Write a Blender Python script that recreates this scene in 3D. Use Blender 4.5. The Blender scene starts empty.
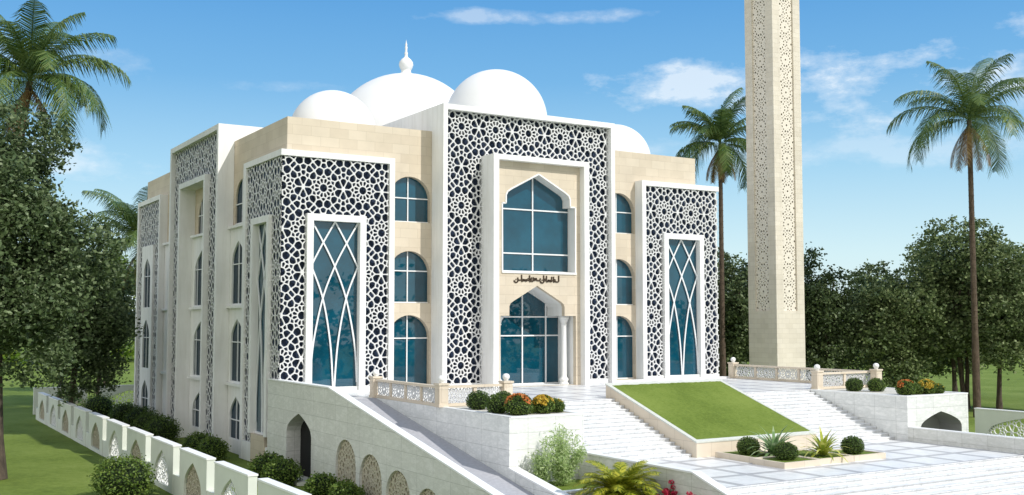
import bpy, math, random
import numpy as np
from mathutils import Vector
from mathutils.geometry import tessellate_polygon

scene = bpy.context.scene
COL = scene.collection
R = math.radians
cos, sin, pi = math.cos, math.sin, math.pi

# ------------------------------------------------------------------ mesh helpers
class MB:
    def __init__(s): s.v = []; s.f = []
    def poly(s, pts):
        n = len(s.v); s.v.extend(tuple(p) for p in pts); s.f.append(tuple(range(n, n+len(pts))))
    def box(s, x0, x1, y0, y1, z0, z1):
        n = len(s.v)
        s.v += [(x0,y0,z0),(x1,y0,z0),(x1,y1,z0),(x0,y1,z0),(x0,y0,z1),(x1,y0,z1),(x1,y1,z1),(x0,y1,z1)]
        for f in ((0,3,2,1),(4,5,6,7),(0,1,5,4),(1,2,6,5),(2,3,7,6),(3,0,4,7)):
            s.f.append(tuple(n+i for i in f))
        return s
    def mbox(s, m, u0, u1, v0, v1, w0, w1):          # box in mapped coordinates
        n = len(s.v)
        s.v += [m(*p) for p in ((u0,v0,w0),(u1,v0,w0),(u1,v1,w0),(u0,v1,w0),(u0,v0,w1),(u1,v0,w1),(u1,v1,w1),(u0,v1,w1))]
        for f in ((0,3,2,1),(4,5,6,7),(0,1,5,4),(1,2,6,5),(2,3,7,6),(3,0,4,7)):
            s.f.append(tuple(n+i for i in f))
        return s
    def bar(s, m, p, q, wd, w0, w1):                 # flat bar between two mapped points
        d = Vector((q[0]-p[0], q[1]-p[1]))
        if d.length < 1e-6: return
        d.normalize(); a = -d.y*wd/2; b = d.x*wd/2
        c = [(p[0]+a,p[1]+b),(p[0]-a,p[1]-b),(q[0]-a,q[1]-b),(q[0]+a,q[1]+b)]
        n = len(s.v)
        s.v += [m(x,y,w0) for x,y in c] + [m(x,y,w1) for x,y in c]
        for f in ((0,1,2,3),(7,6,5,4),(0,4,5,1),(1,5,6,2),(2,6,7,3),(3,7,4,0)):
            s.f.append(tuple(n+i for i in f))
    def panel(s, m, outer, holes, w0, depths, edge=0):  # flat wall with holes; reveals run inwards
        loops = [outer]+holes
        flat = [p for l in loops for p in l]
        n = len(s.v); s.v += [m(p[0],p[1],w0) for p in flat]
        for t in tessellate_polygon([[Vector((p[0],p[1],0)) for p in l] for l in loops]):
            s.f.append(tuple(n+i for i in t))
        if not hasattr(depths,'__len__'): depths = [depths]*len(holes)
        todo = list(zip(holes, depths)) + ([(outer, edge)] if edge else [])
        for l, d in todo:
            for i in range(len(l)):
                p, q = l[i], l[(i+1)%len(l)]
                s.poly([m(p[0],p[1],w0),m(q[0],q[1],w0),m(q[0],q[1],w0+d),m(p[0],p[1],w0+d)])
        return s
    def prism(s, m, outline, w0, w1):
        s.panel(m, outline, [], w0, 0, edge=w1-w0)
        n = len(s.v); s.v += [m(p[0],p[1],w1) for p in outline]
        for t in tessellate_polygon([[Vector((p[0],p[1],0)) for p in outline]]):
            s.f.append(tuple(n+i for i in reversed(t)))
        return s
    def trim(s, m, loop, wd, w0, w1):                # raised band just outside an open polyline
        for i in range(len(loop)-1): s.bar(m, loop[i], loop[i+1], wd, w0, w1)
    def lathe(s, prof, c=(0,0,0), n=24):
        b = len(s.v)
        for r, z in prof:
            for k in range(n):
                a = 2*pi*k/n; s.v.append((c[0]+r*cos(a), c[1]+r*sin(a), c[2]+z))
        for i in range(len(prof)-1):
            for k in range(n):
                k2 = (k+1)%n
                s.f.append((b+i*n+k, b+i*n+k2, b+(i+1)*n+k2, b+(i+1)*n+k))
        return s
    def tube(s, pts, rad, n=8):
        b = len(s.v); pts = [Vector(p) for p in pts]
        for i, p in enumerate(pts):
            t = (pts[min(i+1,len(pts)-1)]-pts[max(i-1,0)]).normalized()
            a = t.cross(Vector((0.3,1,0.2)) if abs(t.z)>.9 else Vector((0,0,1))).normalized(); c = t.cross(a)
            r = rad[i] if hasattr(rad,'__len__') else rad
            for k in range(n):
                q = p + a*(r*cos(2*pi*k/n)) + c*(r*sin(2*pi*k/n)); s.v.append(tuple(q))
        for i in range(len(pts)-1):
            for k in range(n):
                k2 = (k+1)%n
                s.f.append((b+i*n+k, b+i*n+k2, b+(i+1)*n+k2, b+(i+1)*n+k))
        s.f.append(tuple(b+(len(pts)-1)*n+k for k in range(n)))
        return s
    def build(s, name, mat, parent=None, smooth=False):
        o = (0,0,0)
        p = parent
        while p is not None:
            o = (o[0]+p.location[0], o[1]+p.location[1], o[2]+p.location[2]); p = p.parent
        me = bpy.data.meshes.new(name)
        me.from_pydata([(a-o[0],b-o[1],c-o[2]) for a,b,c in s.v], [], s.f)
        me.materials.append(mat)
        if smooth: me.polygons.foreach_set('use_smooth', [True]*len(me.polygons))
        me.update()
        ob = bpy.data.objects.new(name, me); COL.objects.link(ob)
        if parent is not None: ob.parent = parent
        return ob

def quads_mesh(name, V, mat, mats=None, idx=None):   # V: (n,4,3) array of leaf quads
    n = len(V); me = bpy.data.meshes.new(name)
    me.vertices.add(4*n); me.vertices.foreach_set('co', np.asarray(V, dtype=np.float32).reshape(-1))
    me.loops.add(4*n); me.loops.foreach_set('vertex_index', np.arange(4*n, dtype=np.int32))
    me.polygons.add(n); me.polygons.foreach_set('loop_start', np.arange(0,4*n,4,dtype=np.int32))
    me.materials.append(mat)
    for m in (mats or []): me.materials.append(m)
    if idx is not None: me.polygons.foreach_set('material_index', np.asarray(idx, dtype=np.int32))
    me.update(calc_edges=True); me.validate()
    return me

def link(name, me, parent=None, loc=(0,0,0)):
    o = bpy.data.objects.new(name, me); COL.objects.link(o); o.location = loc
    if parent is not None: o.parent = parent
    return o
def tag(o, label, cat, group=None):
    o['label'] = label; o['category'] = cat
    if group: o['group'] = group
    return o
def thing(name, label, cat, loc=(0,0,0), group=None):
    o = bpy.data.objects.new(name, None); COL.objects.link(o); o.location = loc
    o.empty_display_size = .3
    return tag(o, label, cat, group)
def struct(o):
    o['kind'] = 'structure'; return o
def copy_tree(o, parent=None):
    c = o.copy(); COL.objects.link(c)
    if parent is not None: c.parent = parent
    for ch in list(o.children): copy_tree(ch, c)
    return c
def F(y0): return lambda u,v,w: (u, y0+w, v)          # wall facing the street (-Y)
def S(x0): return lambda u,v,w: (x0+w, u, v)          # wall facing left (-X)

# ------------------------------------------------------------------ materials
def new_mat(name):
    m = bpy.data.materials.new(name); m.use_nodes = True
    nt = m.node_tree; b = nt.nodes['Principled BSDF']
    return m, nt, b, nt.nodes.new, nt.links.new
def ramp(nt, fac, stops):
    r = nt.nodes.new('ShaderNodeValToRGB'); e = r.color_ramp.elements
    while len(e) < len(stops): e.new(.5)
    for el, (p, c) in zip(e, stops):
        el.position = p; el.color = (*c, 1) if len(c) == 3 else c
    nt.links.new(fac, r.inputs[0]); return r.outputs[0]
def noise(nt, vec, scale, detail=4, rough=.55):
    n = nt.nodes.new('ShaderNodeTexNoise'); n.inputs['Scale'].default_value = scale
    n.inputs['Detail'].default_value = detail; n.inputs['Roughness'].default_value = rough
    if vec is not None: nt.links.new(vec, n.inputs['Vector'])
    return n.outputs['Fac']
def mathn(nt, op, a, b=None, c=None):
    n = nt.nodes.new('ShaderNodeMath'); n.operation = op
    for i, x in enumerate((a, b, c)):
        if x is None: continue
        if isinstance(x, (int, float)): n.inputs[i].default_value = x
        else: nt.links.new(x, n.inputs[i])
    return n.outputs[0]
def mixc(nt, fac, a, b, mode='MIX'):
    n = nt.nodes.new('ShaderNodeMix'); n.data_type = 'RGBA'; n.blend_type = mode
    for sock, x in ((n.inputs[0], fac), (n.inputs[6], a), (n.inputs[7], b)):
        if isinstance(x, (int, float)): sock.default_value = x
        elif isinstance(x, tuple): sock.default_value = (*x, 1)
        else: nt.links.new(x, sock)
    return n.outputs[2]
def pos(nt):
    g = nt.nodes.new('ShaderNodeNewGeometry'); return g.outputs['Position']
def sep(nt, v):
    n = nt.nodes.new('ShaderNodeSeparateXYZ'); nt.links.new(v, n.inputs[0]); return n.outputs
def comb(nt, x, y, z=0):
    n = nt.nodes.new('ShaderNodeCombineXYZ')
    for i, a in enumerate((x, y, z)):
        if isinstance(a, (int, float)): n.inputs[i].default_value = a
        else: nt.links.new(a, n.inputs[i])
    return n.outputs[0]
def bump(nt, b, h, strength=.3, dist=.02):
    n = nt.nodes.new('ShaderNodeBump'); n.inputs['Strength'].default_value = strength
    n.inputs['Distance'].default_value = dist; nt.links.new(h, n.inputs['Height'])
    nt.links.new(n.outputs[0], b.inputs['Normal'])

def plain(name, col, rough=.6, var=.06, scale=1.5, spec=.3):
    m, nt, b, N, L = new_mat(name)
    p = pos(nt); n = noise(nt, p, scale, 5)
    lo = tuple(c*(1-var) for c in col); hi = tuple(min(1, c*(1+var)) for c in col)
    L(ramp(nt, n, [(.3, lo), (.7, hi)]), b.inputs['Base Color'])
    b.inputs['Roughness'].default_value = rough; b.inputs['Specular IOR Level'].default_value = spec
    return m
def tiled(name, c1, c2, mortar, bw, bh, ms=.012, veins=None, rough=.5, stain=.12, off=.5, horiz=False, shift=(0,0)):
    m, nt, b, N, L = new_mat(name)
    p = pos(nt); x, y, z = sep(nt, p)
    vec = comb(nt, x, y) if horiz else comb(nt, mathn(nt,'ADD',mathn(nt,'ADD', x, y),shift[0]), mathn(nt,'ADD',z,shift[1]))
    br = N('ShaderNodeTexBrick'); L(vec, br.inputs['Vector'])
    br.offset = off; br.inputs['Color1'].default_value = (*c1,1); br.inputs['Color2'].default_value = (*c2,1)
    br.inputs['Mortar'].default_value = (*mortar,1); br.inputs['Scale'].default_value = 1
    br.inputs['Mortar Size'].default_value = ms; br.inputs['Brick Width'].default_value = bw
    br.inputs['Row Height'].default_value = bh; br.inputs['Mortar Smooth'].default_value = .3
    col = br.outputs['Color']
    if veins:
        st = N('ShaderNodeMapping'); st.inputs['Scale'].default_value = (1,1,2.6); L(p, st.inputs['Vector'])
        n1 = noise(nt, st.outputs[0], 1.1, 8, .68)
        v = ramp(nt, n1, [(.40,(1,1,1)),(.49,veins),(.53,veins),(.62,(1,1,1))])
        col = mixc(nt, .55, col, v, 'MULTIPLY')
        n2 = noise(nt, st.outputs[0], 5.5, 6, .7)
        col = mixc(nt, .45, col, ramp(nt, n2, [(.40,(.84,.85,.84)),(.6,(1,1,1))]), 'MULTIPLY')
    n3 = noise(nt, p, .5, 6, .6)
    col = mixc(nt, 1.0, col, ramp(nt, n3, [(.3,(1-stain,)*3),(.65,(1,1,1))]), 'MULTIPLY')
    L(col, b.inputs['Base Color']); b.inputs['Roughness'].default_value = rough
    b.inputs['Specular IOR Level'].default_value = .3
    inv = mathn(nt, 'SUBTRACT', 1, br.outputs['Fac']); bump(nt, b, inv, .35, .02)
    return m

M = {}
def plaster(name, col):
    m, nt, b, N, L = new_mat(name); p = pos(nt)
    mp = N('ShaderNodeMapping'); mp.inputs['Scale'].default_value = (1.6,1.6,.16); L(p, mp.inputs['Vector'])
    st = noise(nt, mp.outputs[0], 1.3, 6, .65); n = noise(nt, p, .5, 5, .6); fn = noise(nt, p, 14, 3, .6)
    c = mixc(nt, 1, col, ramp(nt, st, [(.30,(.90,.895,.88)),(.55,(1,1,1))]), 'MULTIPLY')
    c = mixc(nt, 1, c, ramp(nt, n, [(.32,(.94,.94,.935)),(.6,(1,1,1))]), 'MULTIPLY')
    L(c, b.inputs['Base Color']); b.inputs['Roughness'].default_value = .75; b.inputs['Specular IOR Level'].default_value = .2
    bump(nt, b, fn, .08, .01); return m
M['white'] = plaster('white_plaster', (.83,.83,.82))
_old = plain('smooth_white_plaster', (.80,.80,.79), .7, .03, .6, .2)
M['screen'] = plain('white_screen', (.66,.66,.655), .6, .06, 1.1)
M['dome'] = plain('white_dome', (.76,.76,.755), .6, .03, .4)
M['stone'] = tiled('beige_limestone', (.595,.51,.395), (.66,.575,.455), (.50,.425,.325), 1.25, .62, .01, None, .75, .13)
M['stone2'] = tiled('beige_curb_stone', (.66,.57,.45), (.71,.62,.50), (.5,.43,.34), 1.4, .9, .01, None, .7, .10)
M['towerstone'] = tiled('tower_stone', (.68,.615,.515), (.74,.675,.575), (.58,.52,.43), .85, .42, .012, None, .8, .14)
M['marble'] = tiled('white_marble_cladding', (.90,.90,.88), (.845,.845,.83), (.56,.56,.54), 1.55, .75, .011, (.76,.775,.77), .4, .06, 0.0)
M['marble_grey'] = tiled('grey_marble_cladding', (.80,.795,.76), (.745,.74,.705), (.52,.515,.48), 1.6, .8, .012, (.80,.81,.78), .45, .07, 0.0)
M['coping'] = plain('white_coping', (.84,.84,.83), .5, .03, 3)
M['ramp'] = plain('grey_ramp_paving', (.40,.40,.425), .8, .1, 6)
M['asphalt'] = plain('grey_paving', (.42,.42,.42), .85, .12, 3)

def paving(name, x0, y0, pitch, band, tile, line):
    m, nt, b, N, L = new_mat(name); p = pos(nt); x, y, z = sep(nt, p)
    def dist(a, o):
        t = mathn(nt,'FRACT', mathn(nt,'DIVIDE', mathn(nt,'SUBTRACT', a, o-200*pitch), pitch))
        return mathn(nt,'ABSOLUTE', mathn(nt,'SUBTRACT', t, .5))
    d = mathn(nt,'MAXIMUM', dist(x, x0-pitch/2), dist(y, y0-pitch/2))
    d2 = mathn(nt,'SUBTRACT', .5, d)
    # half of each tile pitch is measured from the tile centre, so bands lie at the pitch borders
    fac = mathn(nt,'LESS_THAN', d2, 0.5-0.5+band/pitch/2)
    n = noise(nt, p, 2.2, 6, .65)
    tcol = mixc(nt, 1, ramp(nt, n, [(.35,(.88,.88,.88)),(.6,(1,1,1))]), tile, 'MULTIPLY')
    lcol = mixc(nt, 1, ramp(nt, n, [(.35,(.85,.85,.86)),(.65,(1,1,1))]), line, 'MULTIPLY')
    # fine joints inside the tiles
    br = N('ShaderNodeTexBrick'); br.offset = 0; L(comb(nt, x, y), br.inputs['Vector'])
    br.inputs['Scale'].default_value = 1; br.inputs['Brick Width'].default_value = pitch/4; br.inputs['Row Height'].default_value = pitch/4
    br.inputs['Mortar Size'].default_value = .006
    br.inputs['Color1'].default_value = (1,1,1,1); br.inputs['Color2'].default_value = (.95,.95,.95,1); br.inputs['Mortar'].default_value = (.8,.8,.8,1)
    col = mixc(nt, 1, mixc(nt, fac, tcol, lcol), br.outputs['Color'], 'MULTIPLY')
    L(col, b.inputs['Base Color']); b.inputs['Roughness'].default_value = .32
    b.inputs['Specular IOR Level'].default_value = .35
    return m
M['plaza'] = paving('plaza_paving', 14.45, -22.35, 2.5, .42, (.87,.87,.86), (.52,.515,.525))
M['terrace'] = paving('terrace_paving', 14.45, -12.0, 2.5, .42, (.86,.86,.85), (.55,.54,.57))

def step_mat():
    m, nt, b, N, L = new_mat('white_marble_steps'); p = pos(nt); x, y, z = sep(nt, p)
    g = N('ShaderNodeNewGeometry'); nx, ny, nz = sep(nt, g.outputs['True Normal'])
    n = noise(nt, p, 3.2, 7, .7)
    col = ramp(nt, n, [(.34,(.66,.665,.66)),(.46,(.81,.81,.805)),(.60,(.88,.88,.875))])
    br = N('ShaderNodeTexBrick'); L(comb(nt, x, mathn(nt,'MULTIPLY', y, 2.2)), br.inputs['Vector'])
    br.inputs['Scale'].default_value = 1; br.inputs['Brick Width'].default_value = 1.0; br.inputs['Row Height'].default_value = .97
    br.inputs['Mortar Size'].default_value = .012
    br.inputs['Color1'].default_value = (1,1,1,1); br.inputs['Color2'].default_value = (.90,.905,.91,1); br.inputs['Mortar'].default_value = (.70,.70,.70,1)
    col = mixc(nt, 1, col, br.outputs['Color'], 'MULTIPLY')
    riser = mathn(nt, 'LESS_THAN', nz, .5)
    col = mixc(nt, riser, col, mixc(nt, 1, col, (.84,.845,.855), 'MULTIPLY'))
    L(col, b.inputs['Base Color']); b.inputs['Roughness'].default_value = .5; b.inputs['Specular IOR Level'].default_value = .3
    return m
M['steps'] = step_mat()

def grass(name, c0, c1, c2, sc=1.0):
    m, nt, b, N, L = new_mat(name); p = pos(nt)
    n1 = noise(nt, p, .12*sc, 5, .6); n2 = noise(nt, p, 2.5*sc, 6, .75); n3 = noise(nt, p, 28, 3, .8)
    f = mathn(nt,'ADD', mathn(nt,'MULTIPLY', n1, .45), mathn(nt,'ADD', mathn(nt,'MULTIPLY', n2, .38), mathn(nt,'MULTIPLY', n3, .24)))
    L(ramp(nt, f, [(.40,c0),(.52,c1),(.62,c2)]), b.inputs['Base Color'])
    b.inputs['Roughness'].default_value = .9; b.inputs['Specular IOR Level'].default_value = .1
    bump(nt, b, n3, .6, .06)
    return m
M['grass'] = grass('lawn_grass', (.095,.135,.026), (.155,.215,.042), (.21,.265,.065))
M['turf'] = grass('sloped_turf', (.10,.145,.024), (.15,.21,.038), (.20,.26,.055), 2)
M['soil'] = plain('soil', (.09,.075,.045), .95, .3, 8)
M['pebble'] = plain('pale_pebbles', (.60,.57,.50), .9, .25, 14)

def glass_mat(name, base, spec=1.0, ior=1.75):
    m, nt, b, N, L = new_mat(name); p = pos(nt)
    n = noise(nt, p, .55, 4, .6)
    L(ramp(nt, n, [(.35,tuple(c*.75 for c in base)),(.7,tuple(c*1.2 for c in base))]), b.inputs['Base Color'])
    b.inputs['Roughness'].default_value = .015; b.inputs['Specular IOR Level'].default_value = spec*.5; b.inputs['IOR'].default_value = ior
    return m
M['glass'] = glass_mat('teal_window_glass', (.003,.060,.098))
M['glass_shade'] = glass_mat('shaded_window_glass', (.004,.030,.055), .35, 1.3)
M['darkglass'] = plain('navy_backing_panel', (.016,.027,.055), .4, .35, 1.2, .2)
M['void'] = plain('dark_doorway', (.012,.012,.013), .8)
M['frame'] = plain('white_window_frame', (.78,.79,.80), .35, .02, 5)
M['bronze'] = plain('dark_bronze_letters', (.055,.035,.02), .45, .1, 9)
M['black'] = plain('black_metal', (.015,.015,.016), .4)
M['sage'] = plain('shade_tinted_wall_paint', (.66,.685,.615), .75, .05, .8)  # white paint with shade and green bounce put into its colour
M['fencewhite'] = plain('white_wall_paint', (.82,.82,.81), .7, .03, 1)
M['fencestone'] = plain('beige_screen_stone', (.50,.46,.36), .8, .1, 6)

def leaf_mat(name, stops, trans=.25, rough=.55):
    m, nt, b, N, L = new_mat(name)
    g = N('ShaderNodeNewGeometry')
    oi = N('ShaderNodeObjectInfo')
    n = noise(nt, g.outputs['Position'], .45, 3)
    f = mathn(nt,'ADD', mathn(nt,'MULTIPLY', g.outputs['Random Per Island'], .75), mathn(nt,'MULTIPLY', n, .45))
    f = mathn(nt,'ADD', f, mathn(nt,'MULTIPLY', mathn(nt,'SUBTRACT', oi.outputs['Random'], .5), .12))
    c = ramp(nt, f, stops)
    L(c, b.inputs['Base Color']); b.inputs['Roughness'].default_value = rough; b.inputs['Specular IOR Level'].default_value = .35
    t = N('ShaderNodeBsdfTranslucent'); L(c, t.inputs['Color'])
    mx = N('ShaderNodeMixShader'); mx.inputs[0].default_value = trans
    L(b.outputs[0], mx.inputs[1]); L(t.outputs[0], mx.inputs[2])
    L(mx.outputs[0], nt.nodes['Material Output'].inputs['Surface'])
    return m
M['leaf'] = leaf_mat('tree_leaves', [(.1,(.045,.074,.026)),(.5,(.115,.165,.060)),(.85,(.21,.265,.105)),(1.1,(.32,.37,.18))])
M['leafgrey'] = leaf_mat('greygreen_leaves', [(.1,(.034,.058,.020)),(.5,(.082,.125,.046)),(.8,(.155,.21,.09)),(1.0,(.33,.39,.23))])
M['leafdark'] = leaf_mat('dark_tree_leaves', [(.1,(.034,.056,.021)),(.5,(.082,.122,.047)),(.9,(.16,.205,.085))])
M['box'] = leaf_mat('hedge_leaves', [(.1,(.030,.062,.010)),(.5,(.070,.125,.020)),(.95,(.14,.205,.042))])
M['shrub'] = leaf_mat('shrub_leaves', [(.1,(.040,.075,.012)),(.5,(.095,.165,.026)),(.95,(.20,.27,.055))])
M['bright'] = leaf_mat('bright_bush_leaves', [(.1,(.06,.12,.01)),(.5,(.14,.24,.02)),(.95,(.30,.36,.05))], .4)
M['airy'] = leaf_mat('pale_bamboo_leaves', [(.1,(.26,.38,.12)),(.5,(.42,.55,.22)),(.95,(.66,.74,.42))], .45)
M['palm'] = leaf_mat('palm_leaves', [(.1,(.035,.070,.015)),(.5,(.08,.14,.033)),(.95,(.17,.23,.07))], .25, .4)
M['deadpalm'] = leaf_mat('dry_palm_leaves', [(.1,(.12,.06,.02)),(.5,(.22,.13,.05)),(.95,(.34,.24,.11))])
M['sago'] = leaf_mat('sago_leaves', [(.1,(.06,.10,.008)),(.5,(.26,.30,.02)),(.95,(.58,.54,.06))], .3, .4)
M['agave'] = leaf_mat('agave_leaves', [(.1,(.10,.20,.06)),(.5,(.22,.34,.14)),(.95,(.42,.50,.28))], .25, .4)
M['agavey'] = leaf_mat('yellow_agave_leaves', [(.1,(.16,.26,.03)),(.5,(.42,.46,.06)),(.95,(.66,.64,.18))], .25, .4)
M['orange'] = leaf_mat('orange_petals', [(.1,(.45,.10,.02)),(.5,(.62,.20,.05)),(.95,(.75,.36,.12))])
M['yellow'] = leaf_mat('yellow_petals', [(.1,(.45,.24,.02)),(.5,(.62,.42,.05)),(.95,(.72,.58,.10))])
M['red'] = leaf_mat('red_petals', [(.1,(.28,.01,.03)),(.5,(.55,.03,.08)),(.95,(.75,.12,.20))])
M['stem'] = plain('green_stem', (.07,.13,.03), .7, .2, 6)
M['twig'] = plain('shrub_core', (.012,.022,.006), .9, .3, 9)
def bark(name, a, b_, sc=3):
    m, nt, b, N, L = new_mat(name); p = pos(nt)
    mp = N('ShaderNodeMapping'); mp.inputs['Scale'].default_value = (1,1,.35); L(p, mp.inputs['Vector'])
    n = noise(nt, mp.outputs[0], sc, 7, .75)
    L(ramp(nt, n, [(.35,a),(.65,b_)]), b.inputs['Base Color']); b.inputs['Roughness'].default_value = .95
    bump(nt, b, n, .8, .08); return m
M['bark'] = bark('brown_bark', (.035,.026,.019), (.12,.09,.065))
M['palmbark'] = bark('palm_bark', (.05,.034,.022), (.14,.10,.07), 5)

# ------------------------------------------------------------------ star lattice (pierced screens)
def clip_half(poly, nx, ny, c):      # keep nx*x+ny*y <= c
    out = []
    for i in range(len(poly)):
        p, q = poly[i], poly[(i+1)%len(poly)]
        dp = nx*p[0]+ny*p[1]-c; dq = nx*q[0]+ny*q[1]-c
        if dp <= 0: out.append(p)
        if (dp < 0 < dq) or (dq < 0 < dp):
            t = dp/(dp-dq); out.append((p[0]+t*(q[0]-p[0]), p[1]+t*(q[1]-p[1])))
    return out
def star_cells(strip):
    S0 = [(0,0,.088)]
    for k in range(12):
        a = R(30*k); S0.append((.272*cos(a), .272*sin(a), .043))
        a = R(30*k+15); S0.append((.178*cos(a), .178*sin(a), .046)); S0.append((.375*cos(a), .375*sin(a), .088))
    gap = [(.5,.165,.078),(.5,-.165,.078),(.5,.345,.052),(.5,-.345,.052),(0,.545,.05),(0,-.545,.05)]
    for sx in (-1,1):
        for sy in (-1,1):
            gap += [(.5+sx*.112,sy*.295,.045),(sx*.145,sy*.60,.078),(sx*.355,sy*.40,.078),(sx*.25,sy*.5,.045)]
    seeds, seen = [], set()
    for x, y, r in S0+gap:           # reduce to one period: (1,0),(.5,1)
        for j in (-1,0,1):
            for i in (-2,-1,0,1,2):
                X, Y = x+i+.5*j, y+j
                if -1e-6 <= Y-(-.5) < 1-1e-6 and -1e-6 <= X-.5*0+.5 < 1-1e-6:
                    key = (round(X,3), round(Y,3))
                    if key not in seen: seen.add(key); seeds.append((X,Y,r))
    allS = [(x+i+.5*j, y+j, r) for x,y,r in seeds for j in (-1,0,1) for i in (-2,-1,0,1,2)]
    cells = []
    for x, y, r in seeds:
        c = [(x-.6,y-.6),(x+.6,y-.6),(x+.6,y+.6),(x-.6,y+.6)]; h = list(c)
        for X, Y, Q in allS:
            dx, dy = X-x, Y-y; d = math.hypot(dx,dy)
            if d < 1e-6 or d > .6: continue
            t = (d*d + r*r - Q*Q)/(2*d); nx, ny = dx/d, dy/d; b = nx*x+ny*y
            c = clip_half(c, nx, ny, b+t); h = clip_half(h, nx, ny, b+t-strip/2)
            if len(c) < 3: break
        if len(c) < 3: continue
        if len(h) >= 3:
            a = abs(sum(h[i][0]*h[(i+1)%len(h)][1]-h[(i+1)%len(h)][0]*h[i][1] for i in range(len(h))))/2
            if a < 3e-4: h = []
            else:
                q = []
                for i in range(len(h)):
                    p0, p1 = h[i], h[(i+1)%len(h)]
                    q += [(p0[0]*.82+p1[0]*.18, p0[1]*.82+p1[1]*.18), (p0[0]*.18+p1[0]*.82, p0[1]*.18+p1[1]*.82)]
                h = q
        else: h = []
        cells.append((c, h))
    return cells
CELLS = star_cells(.025)
CELLS_FAT = star_cells(.052)
CELLS_TOWER = star_cells(.078)
def ray_hit(poly, cx, cy, dx, dy):
    best = None
    for i in range(len(poly)):
        p, q = poly[i], poly[(i+1)%len(poly)]
        ex, ey = q[0]-p[0], q[1]-p[1]; den = dx*ey-dy*ex
        if abs(den) < 1e-12: continue
        t = ((p[0]-cx)*ey-(p[1]-cy)*ex)/den; s = ((p[0]-cx)*dy-(p[1]-cy)*dx)/den
        if t > 0 and -1e-7 <= s <= 1+1e-7: best = t if best is None else max(best, t)
    return best or 0
def lattice(mb, m, clip, a, org, w0, depth, cells=CELLS, back=False):
    """pierced star screen over the convex outline `clip`, rosettes spaced a metres, one at org"""
    xs = [p[0] for p in clip]; ys = [p[1] for p in clip]
    ar = sum(clip[i][0]*clip[(i+1)%len(clip)][1]-clip[(i+1)%len(clip)][0]*clip[i][1] for i in range(len(clip)))
    sg = 1 if ar > 0 else -1
    planes = []
    for i in range(len(clip)):
        p, q = clip[i], clip[(i+1)%len(clip)]
        nx, ny = (q[1]-p[1])*sg, -(q[0]-p[0])*sg; l = math.hypot(nx,ny)
        if l < 1e-9: continue
        planes.append((nx/l, ny/l, (nx*p[0]+ny*p[1])/l))
    def cl(poly):
        for n in planes:
            if len(poly) < 3: return []
            if all(n[0]*x+n[1]*y <= n[2]+1e-9 for x,y in poly): continue
            poly = clip_half(poly, *n)
        return poly if len(poly) >= 3 else []
    j0 = int(math.floor((min(ys)-org[1])/a-1)); j1 = int(math.ceil((max(ys)-org[1])/a+1))
    for j in range(j0, j1+1):
        i0 = int(math.floor((min(xs)-org[0])/a-.5*j-1)); i1 = int(math.ceil((max(xs)-org[0])/a-.5*j+1))
        for i in range(i0, i1+1):
            ox, oy = org[0]+(i+.5*j)*a, org[1]+j*a
            for c, h in cells:
                C = [(ox+x*a, oy+y*a) for x,y in c]
                if max(p[0] for p in C) < min(xs) or min(p[0] for p in C) > max(xs) or max(p[1] for p in C) < min(ys) or min(p[1] for p in C) > max(ys): continue
                C = cl(C)
                if not C: continue
                H = cl([(ox+x*a, oy+y*a) for x,y in h]) if h else []
                if not H:
                    mb.poly([m(x,y,w0) for x,y in C]); continue
                cx = sum(p[0] for p in H)/len(H); cy = sum(p[1] for p in H)/len(H)
                ang = sorted(set(round(math.atan2(p[1]-cy,p[0]-cx),5) for p in C+H))
                A = []
                for t in ang:
                    dx, dy = cos(t), sin(t)
                    rh = ray_hit(H,cx,cy,dx,dy); rc = max(rh, ray_hit(C,cx,cy,dx,dy)); A.append((dx,dy,rh,rc))
                n = len(A); b = len(mb.v)
                for dx,dy,rh,rc in A:
                    mb.v += [m(cx+dx*rh,cy+dy*rh,w0), m(cx+dx*rc,cy+dy*rc,w0), m(cx+dx*rh,cy+dy*rh,w0+depth)]
                for k in range(n):
                    k2 = (k+1)%n
                    if A[k][3]-A[k][2] < 2e-3 and A[k2][3]-A[k2][2] < 2e-3: continue
                    mb.f.append((b+3*k, b+3*k+1, b+3*k2+1, b+3*k2))
                    mb.f.append((b+3*k, b+3*k2, b+3*k2+2, b+3*k+2))
def rect(u0,u1,v0,v1): return [(u0,v0),(u1,v0),(u1,v1),(u0,v1)]

# outlines
def round_arch(c, hw, z0, z1, n=12, rise=None):
    rise = rise or hw; pts = [(c-hw,z0),(c+hw,z0)]
    for k in range(n+1):
        a = pi*k/n; pts.append((c+hw*cos(a), z1-rise+rise*sin(a)))
    return pts
def pointed_arch(c, hw, z0, zs, zt, n=7):      # four-centred arch: shoulders curve, then straight to the tip
    pts = [(c-hw,z0),(c+hw,z0)]
    right = []
    for k in range(n+1):
        t = k/n; s = t*t*(3-2*t)
        x = hw*(1-t) if t > .3 else hw*(1-t*t/.3*1.0) ; x = hw*(1-t**1.35)
        z = zs+(zt-zs)*(t**.72); right.append((c+x, z))
    left = [(2*c-x, z) for x,z in reversed(right[:-1])]
    return pts + right + left
def span_v(out, u):
    zs = []
    for i in range(len(out)):
        p, q = out[i], out[(i+1)%len(out)]
        if (p[0]-u)*(q[0]-u) <= 0 and p[0] != q[0]: zs.append(p[1]+(u-p[0])/(q[0]-p[0])*(q[1]-p[1]))
    return min(zs), max(zs)
def span_u(out, v):
    return span_v([(b,a) for a,b in out], v)
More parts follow.
